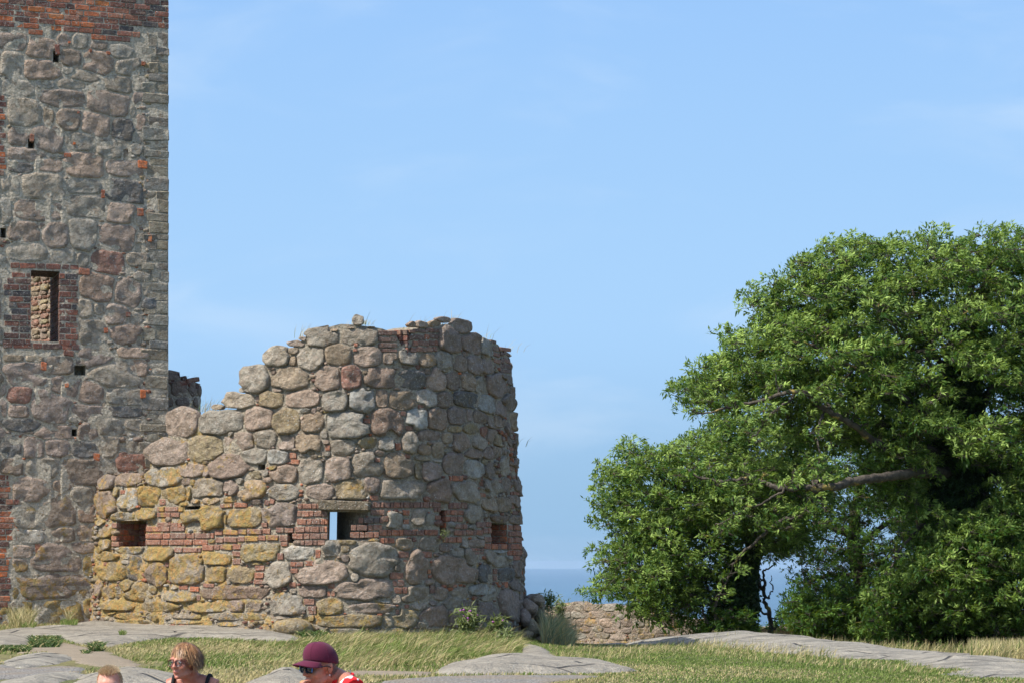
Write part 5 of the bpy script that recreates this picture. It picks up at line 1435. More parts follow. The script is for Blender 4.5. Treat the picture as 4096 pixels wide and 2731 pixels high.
def make_tree(name, label, cat, base, trunk, limbs, poly, D, T, spacing, puff, tufts, nleaf, seed, pal, gaps=(), leaf=(.145, .022), ivy=(), light=.25, drop=0.0, twig=True, front=0.6):
    g = np.random.default_rng(seed)
    root = empty(name, base, label, cat, kind='thing')
    tb = Tubes(); nodes = []
    LS = .68 if T > 2.9 else 1
    along = []
    for k, pth in enumerate([trunk] + list(limbs)):
        if not pth: continue
        if k: pth = [(a, b, c, r * LS) for a, b, c, r in pth]
        p, r = smooth_path([W(x, y, d) for x, y, d, _ in pth], [q[3] for q in pth], 3, .028, seed + k)
        tb.add(p, r, 9 if k == 0 else 7)
        if k and T > 2.9:
            for a, b in zip(p[len(p) // 4:], r[len(p) // 4:]):
                if g.uniform() < .42: along.append(a + g.normal(0, .22, 3) + np.array([0, -.25 * g.uniform(), .12]))
        if True:
            for a, b in zip(p[::2], r[::2]): nodes.append((a, b))
    NP = np.array([q[0] for q in nodes]) if nodes else np.array([[*base]])
    NR = np.array([q[1] for q in nodes]) if nodes else np.array([.1])
    # puffs of foliage
    q = np.array(poly, dtype=float); pts = []
    tries = int(6 * (q[:, 0].max() - q[:, 0].min()) * (q[:, 1].max() - q[:, 1].min()) / spacing ** 2)
    cx = g.uniform(q[:, 0].min(), q[:, 0].max(), tries); cy = g.uniform(q[:, 1].min(), q[:, 1].max(), tries)
    ok = in_poly(cx, cy, poly); cx, cy = cx[ok], cy[ok]
    ed = poly_dist(cx, cy, poly); jk = min(1, (ed.max() / 190) ** 1.3); jag = jk * (26 + 75 * vnoise(cx, cy, seed, 90, 2)); ok = ed > jag; cx, cy, ed = cx[ok], cy[ok], ed[ok]
    emax = ed.max()
    taken = []
    for x, y, e in zip(cx, cy, ed):
        if any(((x - a) / w) ** 2 + ((y - b) / h) ** 2 < 1 for a, b, w, h in gaps): continue
        thick = T * math.sqrt(min(1, e / (emax * .6)))
        dd = D + thick * (g.uniform(-1, 1) * (1 if g.uniform() < front else .5))
        # keep puffs apart in all three directions
        c = np.array(W(x, y, dd))
        sp = spacing / F * D
        if taken and (((np.array(taken) - c) ** 2).sum(1) < sp ** 2 * g.uniform(.6, 1.3)).any(): continue
        taken.append(c)
    cents = []; outs = []; cols = []
    mid = np.array(W(q[:, 0].mean(), q[:, 1].mean() + 150, D))
    na = len(taken); taken = taken + along
    for ci, c in enumerate(taken):
        R_ = puff * g.uniform(.45, 1.2) * (1 if ci < na else .55)
        n = int(tufts * (R_ / puff) ** 2)
        v = g.normal(0, 1, (n, 3)); v /= np.linalg.norm(v, axis=1)[:, None]
        v[:, 2] = np.where((v[:, 2] < -.15) & (g.uniform(0, 1, n) < .7), -v[:, 2], v[:, 2])
        rad = R_ * g.uniform(.55, 1.05, n)[:, None]
        o = c - mid; o /= np.linalg.norm(o) + 1e-6
        sc = np.array([1.1, 1.1, .52])
        pos = c + v * rad * sc + o * (v @ o)[:, None] * R_ * .2
        pos[:, 2] -= drop * np.hypot(pos[:, 0] - c[0], pos[:, 1] - c[1]) ** 2 / R_
        cents.append(pos); outs.append(v * np.array([1, 1, .8]) + np.array([0, 0, .1]))
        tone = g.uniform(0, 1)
        w = np.clip(light * .6 + .55 * v[:, 2] * light * 2 + g.normal(0, .26, n) + (tone - .5) * .5, 0, 1)[:, None] ** 1.2  # puff tops coloured lighter, sunlit tops and dark undersides put into the colour
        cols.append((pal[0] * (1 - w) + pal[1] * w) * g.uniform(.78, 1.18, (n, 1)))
        # branch to the puff from the nearest limb
        if twig:
            d = np.linalg.norm(NP - c, axis=1) + .5 * np.maximum(0, NP[:, 2] - c[2])
            i = int(np.argmin(d)); a = NP[i]
            L_ = np.linalg.norm(c - a)
            if L_ > .1:
                m1 = a * .6 + c * .4 + np.array([0, 0, -.10 * L_]) + g.normal(0, .05 * L_, 3); m2 = a * .25 + c * .75 + np.array([0, 0, -.05 * L_]) + g.normal(0, .05 * L_, 3)
                r0 = min(NR[i] * .6, .018 + .012 * L_)
                p, r = smooth_path([a, m1, m2, c], [r0, r0 * .75, r0 * .55, .010], 2, .02, int(g.integers(1e6)))
                tb.add(p, r, 5)
                NP = np.concatenate([NP, p[2:-1:3]]); NR = np.concatenate([NR, r[2:-1:3]])
            for j in g.integers(0, n, 6):
                e_ = pos[j]; mm = (c + e_) / 2 + g.normal(0, .04, 3)
                tb.add([c, mm, e_], [.010, .008, .005], 3)
    if tb.V: mesh('trunk', np.concatenate(tb.V), np.concatenate(tb.F), M_bark, root, origin=base)
    C = np.concatenate(cents); O = np.concatenate(outs); K = np.concatenate(cols)
    V = leaflets(C, O, nleaf, leaf[0], leaf[1], g)
    Fc = np.arange(len(V)).reshape(-1, 4)
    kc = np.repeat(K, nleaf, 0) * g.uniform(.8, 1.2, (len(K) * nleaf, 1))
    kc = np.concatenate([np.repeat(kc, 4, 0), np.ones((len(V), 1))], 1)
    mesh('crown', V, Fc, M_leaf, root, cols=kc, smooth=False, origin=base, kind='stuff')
    for pth, rr, nn in ivy:
        p, r = smooth_path([W(x, y, d) for x, y, d, _ in pth], [k[3] for k in pth], 3)
        i = g.integers(0, len(p) - 1, nn); t = g.uniform(0, 1, nn)[:, None]
        pos = p[i] * (1 - t) + p[i + 1] * t; ra = (r[i] * g.uniform(.6, 1.1, nn))[:, None]
        v = g.normal(0, 1, (nn, 3)); v[:, 2] *= .3; v /= np.linalg.norm(v, axis=1)[:, None]
        V = leaflets(pos + v * ra, v, 4, .11, .045, g, (0, 0, -.7)); Fc = np.arange(len(V)).reshape(-1, 4)
        cc = np.array([(0.024, 0.050, 0.014)]) * g.uniform(.6, 1.5, (nn, 1)); cc = np.repeat(cc, 16, 0)
        mesh('ivy', V, Fc, M_ivy, root, cols=np.concatenate([cc, np.ones((len(cc), 1))], 1), smooth=False, origin=base, kind='stuff')
    return root

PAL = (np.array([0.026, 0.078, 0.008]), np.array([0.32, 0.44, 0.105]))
PAL2 = (np.array([0.022, 0.066, 0.008]), np.array([0.14, 0.25, 0.035]))  # darker leaf tones for growth in shade; the shade is in the colour
# second tree, leaning left over the low wall
make_tree('ash_tree', 'smaller ash tree leaning left over the low wall, its foliage reaching the ground', 'tree', tuple(W(2945, 2570, 67)),
    [(2945, 2575, 67, .34), (2960, 2400, 67, .30), (3000, 2230, 67, .22), (3010, 2060, 67, .13), (2960, 1930, 67, .08), (2900, 1820, 67, .05)],
    [[(2985, 2290, 67, .13), (2850, 2170, 66.5, .10), (2680, 2090, 66, .07), (2520, 2040, 66, .04)], [(2965, 2420, 67, .12), (2840, 2390, 66, .08), (2700, 2420, 65.6, .05), (2590, 2470, 65.4, .03)],
     [(3005, 2150, 67, .12), (2860, 2010, 66.5, .09), (2680, 1930, 66.2, .06), (2540, 1850, 66, .03)], [(3005, 2080, 67, .10), (3120, 1950, 67, .07), (3180, 1850, 67, .04)],
     [(2975, 2330, 67, .09), (2820, 2310, 66, .06), (2640, 2260, 65.5, .04), (2480, 2260, 65.5, .03)]],
    [(2405, 1890), (2445, 1835), (2500, 1785), (2600, 1760), (2690, 1745), (2760, 1715), (2830, 1620), (2900, 1600), (3050, 1640), (3200, 1720), (3280, 1850), (3270, 2060), (3230, 2200), (3060, 2250), (2980, 2260), (2950, 2330), (2880, 2400), (2760, 2500), (2620, 2490), (2510, 2460), (2510, 2400), (2430, 2440), (2345, 2400), (2380, 2310), (2380, 2200), (2405, 2110), (2385, 2050), (2410, 1960)],
    67, 3.2, 48, .43, 25, 8, 101, PAL, gaps=[(2800, 1700, 60, 25), (2480, 2160, 26, 20)], drop=.25, light=.34,
    ivy=[([(2915, 2580, 66.6, .75), (2935, 2440, 66.6, .62), (2960, 2330, 66.6, .42), (2990, 2230, 66.6, .25)], 1, 4200)])
# slender tree in the middle, in the shade
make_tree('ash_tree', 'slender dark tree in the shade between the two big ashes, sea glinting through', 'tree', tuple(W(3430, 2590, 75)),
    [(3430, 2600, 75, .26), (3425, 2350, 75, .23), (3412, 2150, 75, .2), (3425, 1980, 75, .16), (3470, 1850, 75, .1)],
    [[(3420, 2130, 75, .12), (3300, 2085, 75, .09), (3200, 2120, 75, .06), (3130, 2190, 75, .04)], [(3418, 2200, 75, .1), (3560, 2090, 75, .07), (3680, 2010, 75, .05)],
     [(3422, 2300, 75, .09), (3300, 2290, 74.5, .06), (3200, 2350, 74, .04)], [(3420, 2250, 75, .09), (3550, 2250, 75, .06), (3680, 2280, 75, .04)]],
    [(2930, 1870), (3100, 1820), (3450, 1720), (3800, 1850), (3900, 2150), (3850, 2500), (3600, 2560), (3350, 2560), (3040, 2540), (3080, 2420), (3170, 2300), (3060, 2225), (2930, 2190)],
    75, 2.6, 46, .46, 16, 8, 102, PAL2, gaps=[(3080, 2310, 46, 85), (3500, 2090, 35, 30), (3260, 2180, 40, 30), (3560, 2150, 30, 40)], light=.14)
make_tree('dead_tree', 'small bare crooked tree with few leaves against the sea, right of the ivied trunk', 'tree', tuple(W(3075, 2560, 70)),
    [(3075, 2590, 70, .08), (3078, 2470, 70, .07), (3060, 2380, 70, .06), (3045, 2310, 70, .045), (3075, 2270, 70, .03), (3100, 2250, 70, .015)],
    [[(3050, 2350, 70, .07), (3025, 2340, 70, .06), (3005, 2345, 70, .05)], [(3060, 2400, 70, .035), (3100, 2360, 70, .025), (3085, 2300, 70, .012)], [(3070, 2450, 70, .04), (3030, 2440, 70, .03), (3000, 2455, 70, .02)], [(3055, 2330, 70, .03), (3020, 2280, 70, .02), (3010, 2230, 70, .01)]],
    [(3040, 2480), (3160, 2400), (3200, 2540), (3060, 2560), (3000, 2520)], 70, .8, 60, .35, 12, 8, 103, PAL2, light=.1)
# the big ash on the right
make_tree('ash_tree', 'huge spreading ash tree with thick twisting limbs, largest tree, on the right', 'tree', tuple(W(3880, 2610, 62)),
    [(3890, 2620, 62, .50), (3885, 2300, 62, .44), (3870, 2000, 62, .42), (3850, 1780, 62, .38), (3850, 1560, 62, .30), (3880, 1350, 62, .2), (3920, 1150, 62, .12), (3950, 1000, 62, .06)],
    [[(3855, 1760, 62, .24), (3740, 1662, 60.5, .19), (3653, 1588, 60, .15), (3530, 1514, 59.5, .11), (3400, 1440, 59.5, .08), (3250, 1370, 59.5, .05), (3120, 1340, 59.5, .03)],
     [(3850, 1800, 62, .22), (3680, 1800, 60.5, .17), (3555, 1780, 59.5, .15), (3420, 1710, 59, .12), (3308, 1640, 58.6, .11), (3185, 1576, 58.4, .09), (3062, 1600, 58.4, .065), (2890, 1613, 58.6, .045), (2760, 1650, 58.8, .025)],
     [(3860, 1880, 62, .26), (3715, 1870, 60, .21), (3560, 1885, 58.6, .18), (3431, 1900, 57.8, .16), (3330, 1925, 57.5, .15), (3259, 1945, 57.4, .13), (3136, 1945, 57.3, .10), (3060, 1900, 57.3, .08), (2988, 1890, 57.4, .065), (2865, 1914, 57.6, .05), (2742, 1884, 57.8, .03)],
     [(3259, 1940, 57.4, .11), (3222, 2044, 57.3, .09), (3140, 2100, 57.3, .075), (3062, 2155, 57.3, .06), (2963, 2229, 57.5, .045), (2890, 2340, 57.8, .025)],
     [(3247, 1951, 57.4, .06), (3238, 2000, 57.2, .05), (3235, 2040, 57.1, .04), (3246, 2087, 57.1, .03)],
     [(3150, 1940, 57.3, .05), (3090, 2000, 57.2, .04), (2980, 2030, 57.2, .03), (2860, 2100, 57.3, .02)],
     [(3300, 1650, 58.6, .06), (3290, 1760, 58, .045), (3298, 1830, 57.8, .03), (3275, 1880, 57.8, .015)],
     [(3180, 1580, 58.4, .05), (3060, 1700, 58, .035), (3000, 1750, 58, .02)],
     [(3838, 1560, 62, .15), (3764, 1440, 61, .10), (3700, 1300, 60.5, .06), (3640, 1150, 60.5, .04)],
     [(3870, 1400, 62, .14), (3850, 1231, 61, .09), (3924, 1120, 61, .05), (4020, 1000, 61, .03)],
     [(3860, 1700, 62, .2), (4000, 1500, 61.5, .14), (4120, 1300, 61.5, .09), (4250, 1150, 61.5, .05)], [(3870, 1950, 62, .18), (4050, 1850, 60.5, .12), (4250, 1780, 60, .07)],
     [(3760, 1440, 61, .07), (3600, 1330, 60, .05), (3450, 1180, 60, .03)], [(3740, 1662, 60.5, .09), (3720, 1500, 60, .06), (3690, 1400, 59.6, .04)],
     [(3870, 2150, 62, .12), (3960, 2200, 60.5, .08), (4060, 2300, 60, .05)], [(3860, 2100, 62, .14), (3720, 2100, 60.3, .09), (3600, 2180, 59.6, .05), (3560, 2280, 59.4, .03)]],
    [(2665, 1570), (2700, 1490), (2765, 1435), (2840, 1375), (2850, 1295), (2950, 1260), (2985, 1200), (3100, 1120), (3210, 1045), (3275, 990), (3385, 935), (3420, 930), (3540, 950), (3590, 930), (3604, 1020), (3622, 1020), (3640, 915), (3760, 920), (3850, 925), (3960, 898), (4100, 893), (4400, 905), (4550, 1200), (4550, 2100), (4200, 2250), (4000, 2150), (3860, 2300), (3700, 2330), (3620, 2200), (3500, 2000), (3380, 1850), (3240, 1800), (3100, 1700), (2960, 1680), (2860, 1640), (2760, 1650)],
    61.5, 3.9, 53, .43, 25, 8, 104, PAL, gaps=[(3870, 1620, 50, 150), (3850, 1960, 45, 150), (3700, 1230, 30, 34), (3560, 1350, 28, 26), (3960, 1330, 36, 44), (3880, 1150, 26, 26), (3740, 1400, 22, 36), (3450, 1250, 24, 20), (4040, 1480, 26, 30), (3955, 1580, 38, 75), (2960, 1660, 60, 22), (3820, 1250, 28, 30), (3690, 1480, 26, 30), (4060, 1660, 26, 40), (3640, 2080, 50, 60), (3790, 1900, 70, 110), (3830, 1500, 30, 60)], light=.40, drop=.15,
    ivy=[([(3850, 2600, 61.3, 1.0), (3850, 2300, 61.3, .95), (3830, 2000, 61.3, .75), (3830, 1800, 61.5, .62), (3840, 1560, 61.5, .5), (3860, 1400, 61.5, .38)], 1, 14000)])
# lower boughs of the big ash and low growth under it
low = [('dense ash bough thicket hanging to the ground at the right, bright leaf tips', (4000, 2585, 60), [(3690, 2160), (3850, 2020), (4000, 2000), (4300, 1950), (4300, 2560), (4000, 2560), (3850, 2540), (3720, 2420), (3640, 2300)], 59.6, 1.7, PAL, .34, 105),
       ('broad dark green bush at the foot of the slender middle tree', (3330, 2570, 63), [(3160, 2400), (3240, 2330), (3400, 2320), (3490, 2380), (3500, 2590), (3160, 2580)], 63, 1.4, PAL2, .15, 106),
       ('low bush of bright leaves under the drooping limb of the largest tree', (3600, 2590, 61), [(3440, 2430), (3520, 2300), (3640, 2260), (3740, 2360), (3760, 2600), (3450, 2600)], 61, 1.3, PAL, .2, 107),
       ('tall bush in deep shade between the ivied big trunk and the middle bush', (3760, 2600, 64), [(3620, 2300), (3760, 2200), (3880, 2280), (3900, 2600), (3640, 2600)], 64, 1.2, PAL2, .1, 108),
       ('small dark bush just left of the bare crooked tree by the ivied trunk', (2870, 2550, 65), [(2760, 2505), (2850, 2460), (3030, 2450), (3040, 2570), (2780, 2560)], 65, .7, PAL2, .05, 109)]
for lab, b, poly, D, T, pal, li, sd in low:
    bx = W(*b)
    make_tree('bush', lab, 'bush', tuple(bx), [(b[0], b[1] + 8, D, .07), (b[0] - 8, b[1] - 90, D, .05), (b[0] + 6, b[1] - 170, D, .03)], [[(b[0], b[1] - 20, D, .05), (b[0] - 60, b[1] - 110, D, .03)], [(b[0], b[1] - 20, D, .05), (b[0] + 60, b[1] - 110, D, .03)]],
              poly, D, T, 44, .42, 26, 8, sd, pal, light=li, drop=.3)

# ------------------------------------------------------------------ thistles and plants by the ruin
def thistle(label, x, y, d, h, n, seed, flower=True, lean=.15):
    g = np.random.default_rng(seed)
    b = np.array(W(x, y, d)); root = empty('thistle_plant', tuple(b), label, 'plant', 'plants growing by the ruin')
    tb = Tubes(); Cs = []; Os = []; fl = []
    for k in range(n):
        az = g.uniform(0, 6.28); sp = g.uniform(.1, .5) * h
        e = b + np.array([math.cos(az) * sp + lean * h, math.sin(az) * sp * .5, h * g.uniform(.6, 1.05)])
        m = (b + e) / 2 + g.normal(0, .05 * h, 3)
        p, r = smooth_path([b + g.normal(0, .05, 3) * [1, 1, 0], m, e], [.008, .006, .004], 2)
        tb.add(p, r, 4)
        for q in p[1::2]:
            for _ in range(3):
                Cs.append(q + g.normal(0, .03, 3)); v = g.normal(0, 1, 3); v[2] = abs(v[2]) * .5; Os.append(v / np.linalg.norm(v))
        if flower and g.uniform() < .6: fl.append(p[-1])
    mesh('stem', np.concatenate(tb.V), np.concatenate(tb.F), M_bark if not flower else M_stemg, root)
    V = leaflets(np.array(Cs)[::2], np.array(Os)[::2], 4, min(.14, h * .5), .014 * min(1, h * 4), g, (.1, 0, .1))
    cc = np.repeat(np.array([(0.17, 0.20, 0.085)]) * g.uniform(.6, 1.4, (len(Cs[::2]), 1)), 16, 0)
    mesh('leaves', V, np.arange(len(V)).reshape(-1, 4), M_leaf, root, cols=np.concatenate([cc, np.ones((len(cc), 1))], 1), smooth=False, kind='stuff')
    for q in fl[:14]:
        import bmesh
        bm = bmesh.new(); bmesh.ops.create_icosphere(bm, subdivisions=1, radius=.019); V = np.array([v.co[:] for v in bm.verts]); Fc = [[v.index for v in f.verts] for f in bm.faces]; bm.free()
        V[:, 2] *= 1.15; V[V[:, 2] > .008, :2] *= 1.25
        mesh('flower', V + q, Fc, M_thistle, root)
    return root
M_stemg = simple('plant_stem', (0.12, 0.15, 0.05))
M_thistle = simple('thistle_flower', (0.42, 0.13, 0.40), .8)
thistle('bushy thistle with purple flowers at the ruin foot, tallest of the thistles', 1860, 2545, 41.3, .46, 20, 1)
thistle('sprawling thistle with purple flowers in dry grass, right of the tallest one', 1960, 2560, 41.6, .34, 20, 2, lean=.4)
thistle('low flowering thistle lying in the grass near the buttress boulders', 2000, 2590, 40.6, .24, 14, 3, lean=.3)
thistle('thin dry weed with dark seed heads rising above the boulders', 2185, 2440, 46.5, .30, 7, 4, flower=False, lean=.05)
thistle('thin brown weed standing before the low wall near the reeds', 2240, 2470, 60, .45, 9, 5, flower=False, lean=.05)
thistle('green weed growing from the slit loophole', 1776, 2142, 41.65, .07, 7, 6, flower=False, lean=.2)

# ------------------------------------------------------------------ people
def m_skin(name, c):
    nt = NT(name)
    nt.bsdf.inputs['Roughness'].default_value = 0.5; nt.bsdf.inputs['Specular IOR Level'].default_value = 0.4
    nt.bsdf.inputs['Subsurface Weight'].default_value = 0.12; nt.bsdf.inputs['Subsurface Scale'].default_value = 0.01
    nt.bsdf.inputs['Subsurface Radius'].default_value = (1.0, 0.35, 0.2)
    b = nt.mix(nt.rng(nt.noise(16, 3), .42, .62), c, (c[0] * .92, c[1] * .74, c[2] * .70))
    b = nt.mix(nt.rng(nt.noise(120, 2), .5, .7, 0, .25), b, (c[0] * .6, c[1] * .5, c[2] * .45))
    nt.col(b); nt.bump(nt.noise(150, 3), .002, .5)
    return nt.m
import bmesh
def prim_sphere(c, r, rot=None, sub=3):
    bm = bmesh.new(); bmesh.ops.create_icosphere(bm, subdivisions=sub, radius=1.0)
    V = np.array([v.co[:] for v in bm.verts]) * np.array(r); Fc = [[v.index for v in f.verts] for f in bm.faces]; bm.free()
    if rot is not None: V = V @ np.array(rot.to_3x3()).T
    return V + np.array(c), Fc
def prim_capsule(pts, rads, seg=14, flat=1.0):
    p, r = smooth_path(pts, rads, 2)
    V, Fc = tube_rings(p, r, seg)
    Fc = [list(f) for f in Fc]
    n = len(p)
    V = np.concatenate([V, [p[0]], [p[-1]]])
    for j in range(seg):
        Fc.append([(j + 1) % seg, j, n * seg]); Fc.append([(n - 1) * seg + j, (n - 1) * seg + (j + 1) % seg, n * seg + 1])
    return V, Fc
def union_mesh(name, prims, voxel, mat, parent, smooth_it=4, origin=None):
    V = []; Fc = []; n = 0
    for v, f in prims:
        V.append(v); Fc += [[i + n for i in q] for q in f]; n += len(v)
    V = np.concatenate(V)
    me = bpy.data.meshes.new('tmp'); me.from_pydata([tuple(q) for q in V], [], Fc)
    bm = bmesh.new(); bm.from_mesh(me); bmesh.ops.recalc_face_normals(bm, faces=bm.faces); bm.to_mesh(me); bm.free()
    o = bpy.data.objects.new('tmp', me); COL.objects.link(o)
    m = o.modifiers.new('r', 'REMESH'); m.mode = 'VOXEL'; m.voxel_size = voxel
    s = o.modifiers.new('s', 'SMOOTH'); s.factor = .5; s.iterations = smooth_it
    dg = bpy.context.evaluated_depsgraph_get(); dg.update()
    e = bpy.data.meshes.new_from_object(o.evaluated_get(dg))
    bpy.data.objects.remove(o); bpy.data.meshes.remove(me)
    nv = len(e.vertices); co = np.zeros(nv * 3, dtype=np.float32); e.vertices.foreach_get('co', co); co = co.reshape(-1, 3)
    o0 = np.array(origin) if origin is not None else co.mean(0)
    e.vertices.foreach_set('co', (co - o0).astype(np.float32).ravel())
    e.polygons.foreach_set('use_smooth', np.ones(len(e.polygons), dtype=bool))
    e.name = name; e.materials.clear(); e.materials.append(mat); e.update()
    return link(name, e, None, parent, o0)

class Person:
    def __init__(s, label, eye, scale, head_yaw, head_pitch, body_yaw, skin, head_roll=0, shift=(0, 0, 0)):
        s.shift = Vector(shift)
        s.eye = Vector(eye); s.k = scale
        s.H = Matrix.Rotation(R(head_yaw), 4, 'Z') @ Matrix.Rotation(R(head_roll), 4, 'Y') @ Matrix.Rotation(R(head_pitch), 4, 'X')
        s.B = Matrix.Rotation(R(body_yaw), 4, 'Z')
        s.root = empty('person', (s.eye.x, s.eye.y, s.eye.z - 0.82 * scale), label, 'person', kind='thing')
        s.skin = skin; s.body = []
    def h(s, p): return np.array(s.eye + (s.H @ Vector(p)) * s.k)
    def b(s, p):
        # body coordinates hang below the neck root
        return np.array(s.eye + s.shift + (s.B @ Vector(p)) * s.k)
    def hs(s, c, r, rx=0, rz=0): 
        rot = s.H @ Matrix.Rotation(R(rz), 4, 'Z') @ Matrix.Rotation(R(rx), 4, 'X')
        return prim_sphere(s.h(c), np.array(r) * s.k, rot)
    def cap(s, pts, rads): return prim_capsule([s.b(p) for p in pts], [r * s.k for r in rads])
    def head(s, jaw=1.0, ear=True, nose=1.0):
        P = s.body
        P += [s.hs((0, .016, .032), (.076, .094, .088)), s.hs((0, -.030, .030), (.066, .062, .055)), s.hs((0, -.034, -.028), (.058 * jaw, .064, .080)), s.hs((0, -.045, -.085), (.045 * jaw, .043, .033)), s.hs((0, -.082, -.102), (.020, .016, .016)),
              s.hs((0, -.098, .000), (.0095, .012, .030), -12), s.hs((0, -.113, -.030), (.0125 * nose, .014, .0115)), s.hs((0, -.105, -.016), (.009, .012, .022), -20)]
        for q in (-1, 1):
            P += [s.hs((q * .036, -.066, -.032), (.025, .022, .027)), s.hs((q * .011, -.104, -.034), (.008, .009, .007)), s.hs((q * .028, -.086, .022), (.027, .013, .010)), s.hs((q * .047, -.02, -.072), (.016, .040, .022), 25)]
            if ear: P += [s.hs((q * .078, .018, -.008), (.007, .019, .031), -8), s.hs((q * .076, .010, -.030), (.009, .010, .010)), s.hs((q * .082, .026, .004), (.006, .010, .020))]
        P += [s.hs((0, -.096, -.060), (.021, .009, .0055)), s.hs((0, -.094, -.071), (.018, .010, .0065)), s.hs((0, -.090, -.066), (.026, .008, .010))]
        a = s.h((0, .025, -.055)); 
        P.append(prim_capsule([a, (a + s.b((0, .055, -.17))) / 2, s.b((0, .065, -.20)), s.b((0, .075, -.26))], [.060 * s.k, .056 * s.k, .062 * s.k, .08 * s.k]))
        P.append(prim_capsule([s.h((0, -.035, -.085)), s.b((0, .025, -.17)), s.b((0, .045, -.23))], [.030 * s.k, .036 * s.k, .04 * s.k]))
    def torso(s, w=1.0, arms=None, d=0.0):
        P = s.body
        P += [s.cap([(-.17 * w, .07, -.245), (-.08, .07, -.215), (0, .07, -.205), (.08, .07, -.215), (.17 * w, .07, -.245)], [.055, .055, .06, .055, .055])]
        for q in (-.075, 0, .075): P.append(s.cap([(q * w, .07, -.27), (q * w, .06, -.45), (q * w, .08, -.62), (q * w * .9, .09, -.76)], [.095 + d, .105 + d, .10 + d, .10 + d]))
        for q in (-1, 1):
            P.append(s.cap([(q * .09, .07, -.75), (q * .11, -.15, -.755), (q * .13, -.36, -.745)], [.085, .08, .065]))
            P.append(s.cap([(q * .13, -.36, -.745), (q * .13, -.35, -.95), (q * .13, -.33, -1.13)], [.06, .052, .040]))
            P.append(s.cap([(q * .13, -.30, -1.155), (q * .14, -.42, -1.165), (q * .145, -.48, -1.170)], [.038, .036, .026]))
    def arm(s, sh, el, wr, r=(.052, .045, .038, .03)):
        s.body.append(s.cap([sh, tuple((np.array(sh) + el) / 2), el], [r[0], r[1], r[2]]))
        s.body.append(s.cap([el, tuple((np.array(el) + wr) / 2), wr], [r[2], r[2] * .95, r[3]]))
    def hand(s, wr, dirv, palm_n, curl=.5, side=1, world=False, size=1.0, food=False):
        """palm plus four curled fingers and a thumb; directions in body space (or world)"""
        tf = (lambda v: Vector(v)) if world else (lambda v: s.B @ Vector(v))
        o = Vector(wr) if world else Vector(s.b(wr)); dv = tf(dirv).normalized(); nv = tf(palm_n).normalized(); nv = (nv - dv * nv.dot(dv)).normalized(); sv = dv.cross(nv) * side
        k = s.k * size
        P = s.body
        P.append(prim_capsule([o, o + dv * .045 * k, o + dv * .085 * k], [.026 * k, .030 * k, .026 * k]))
        P.append(prim_capsule([o + sv * .015 * k + dv * .03 * k, o + dv * .085 * k + sv * .028 * k], [.018 * k, .015 * k])); P.append(prim_capsule([o - sv * .015 * k + dv * .03 * k, o + dv * .082 * k - sv * .028 * k], [.018 * k, .014 * k]))
        for i, (off, ln) in enumerate(((.031, .9), (.011, 1.0), (-.009, .94), (-.028, .76))):
            p = o + dv * .085 * k + sv * off * k; d_ = dv.copy(); pts = [p - dv * .02 * k, p]; ang = 0
            for L_ in (.040, .026, .020):
                ang += curl * (1.0 if L_ == .040 else .8) * (1 + .08 * i)
                d_ = dv * math.cos(ang) + nv * math.sin(ang); p = p + d_ * L_ * ln * k; pts.append(p)
            P.append(prim_capsule(pts, [.0095 * k, .0098 * k, .0090 * k, .0080 * k, .0066 * k], 10))
        p = o + dv * .03 * k + sv * .028 * k; t = (dv * .6 + sv * .6 + nv * .45).normalized(); t2 = (dv * .8 + nv * .6 - sv * .1).normalized()
        P.append(prim_capsule([p - t * .01 * k, p + t * .035 * k, p + t * .035 * k + t2 * .030 * k, p + t * .035 * k + t2 * .045 * k], [.014 * k, .012 * k, .0105 * k, .008 * k], 10))
    def finish(s, voxel=.006): return union_mesh('body', s.body, voxel, s.skin, s.root)
    def shell(s, name, prims, mat, voxel=.008): return union_mesh(name, prims, voxel, mat, s.root)

def shirt_prims(p, w=1.0, d=.02, sleeve=None, neck=-.235, low=-.78, arms=()):
    P = [p.cap([(-.185 * w, .07, -.25), (-.09, .072, -.225), (0, .075, -.222), (.09, .072, -.225), (.185 * w, .07, -.25)], [.060 + d * .3, .058, .055, .058, .060 + d * .3])]
    for q in (-.08, 0, .08): P.append(p.cap([(q * w, .07, -.285), (q * w, .06, -.45), (q * w, .08, -.62), (q * w * .9, .09, low)], [.098 + d, .108 + d, .105 + d, .108 + d]))
    for a in arms: P.append(p.cap([a[0], tuple((np.array(a[0]) * .45 + np.array(a[1]) * .55)), tuple(np.array(a[0]) * .25 + np.array(a[1]) * .75)], [.066, .064, .062]))
    return P
def trousers(p, name, mat, low=-1.1):
    P = [p.cap([(-.08, .09, -.70), (0, .09, -.72), (.08, .09, -.70)], [.122, .125, .122])]
    for q in (-1, 1):
        P.append(p.cap([(q * .09, .07, -.75), (q * .11, -.15, -.755), (q * .13, -.37, -.745)], [.10, .093, .078])); P.append(p.cap([(q * .13, -.365, -.745), (q * .13, -.35, -.95), (q * .13, -.33, low)], [.075, .068, .062]))
    p.shell(name, P, mat)
def shoes(p, mat):
    for q in (-1, 1): union_mesh('shoe', [p.cap([(q * .13, -.29, -1.158), (q * .14, -.40, -1.175), (q * .147, -.50, -1.185)], [.048, .047, .034])], .008, mat, p.root)

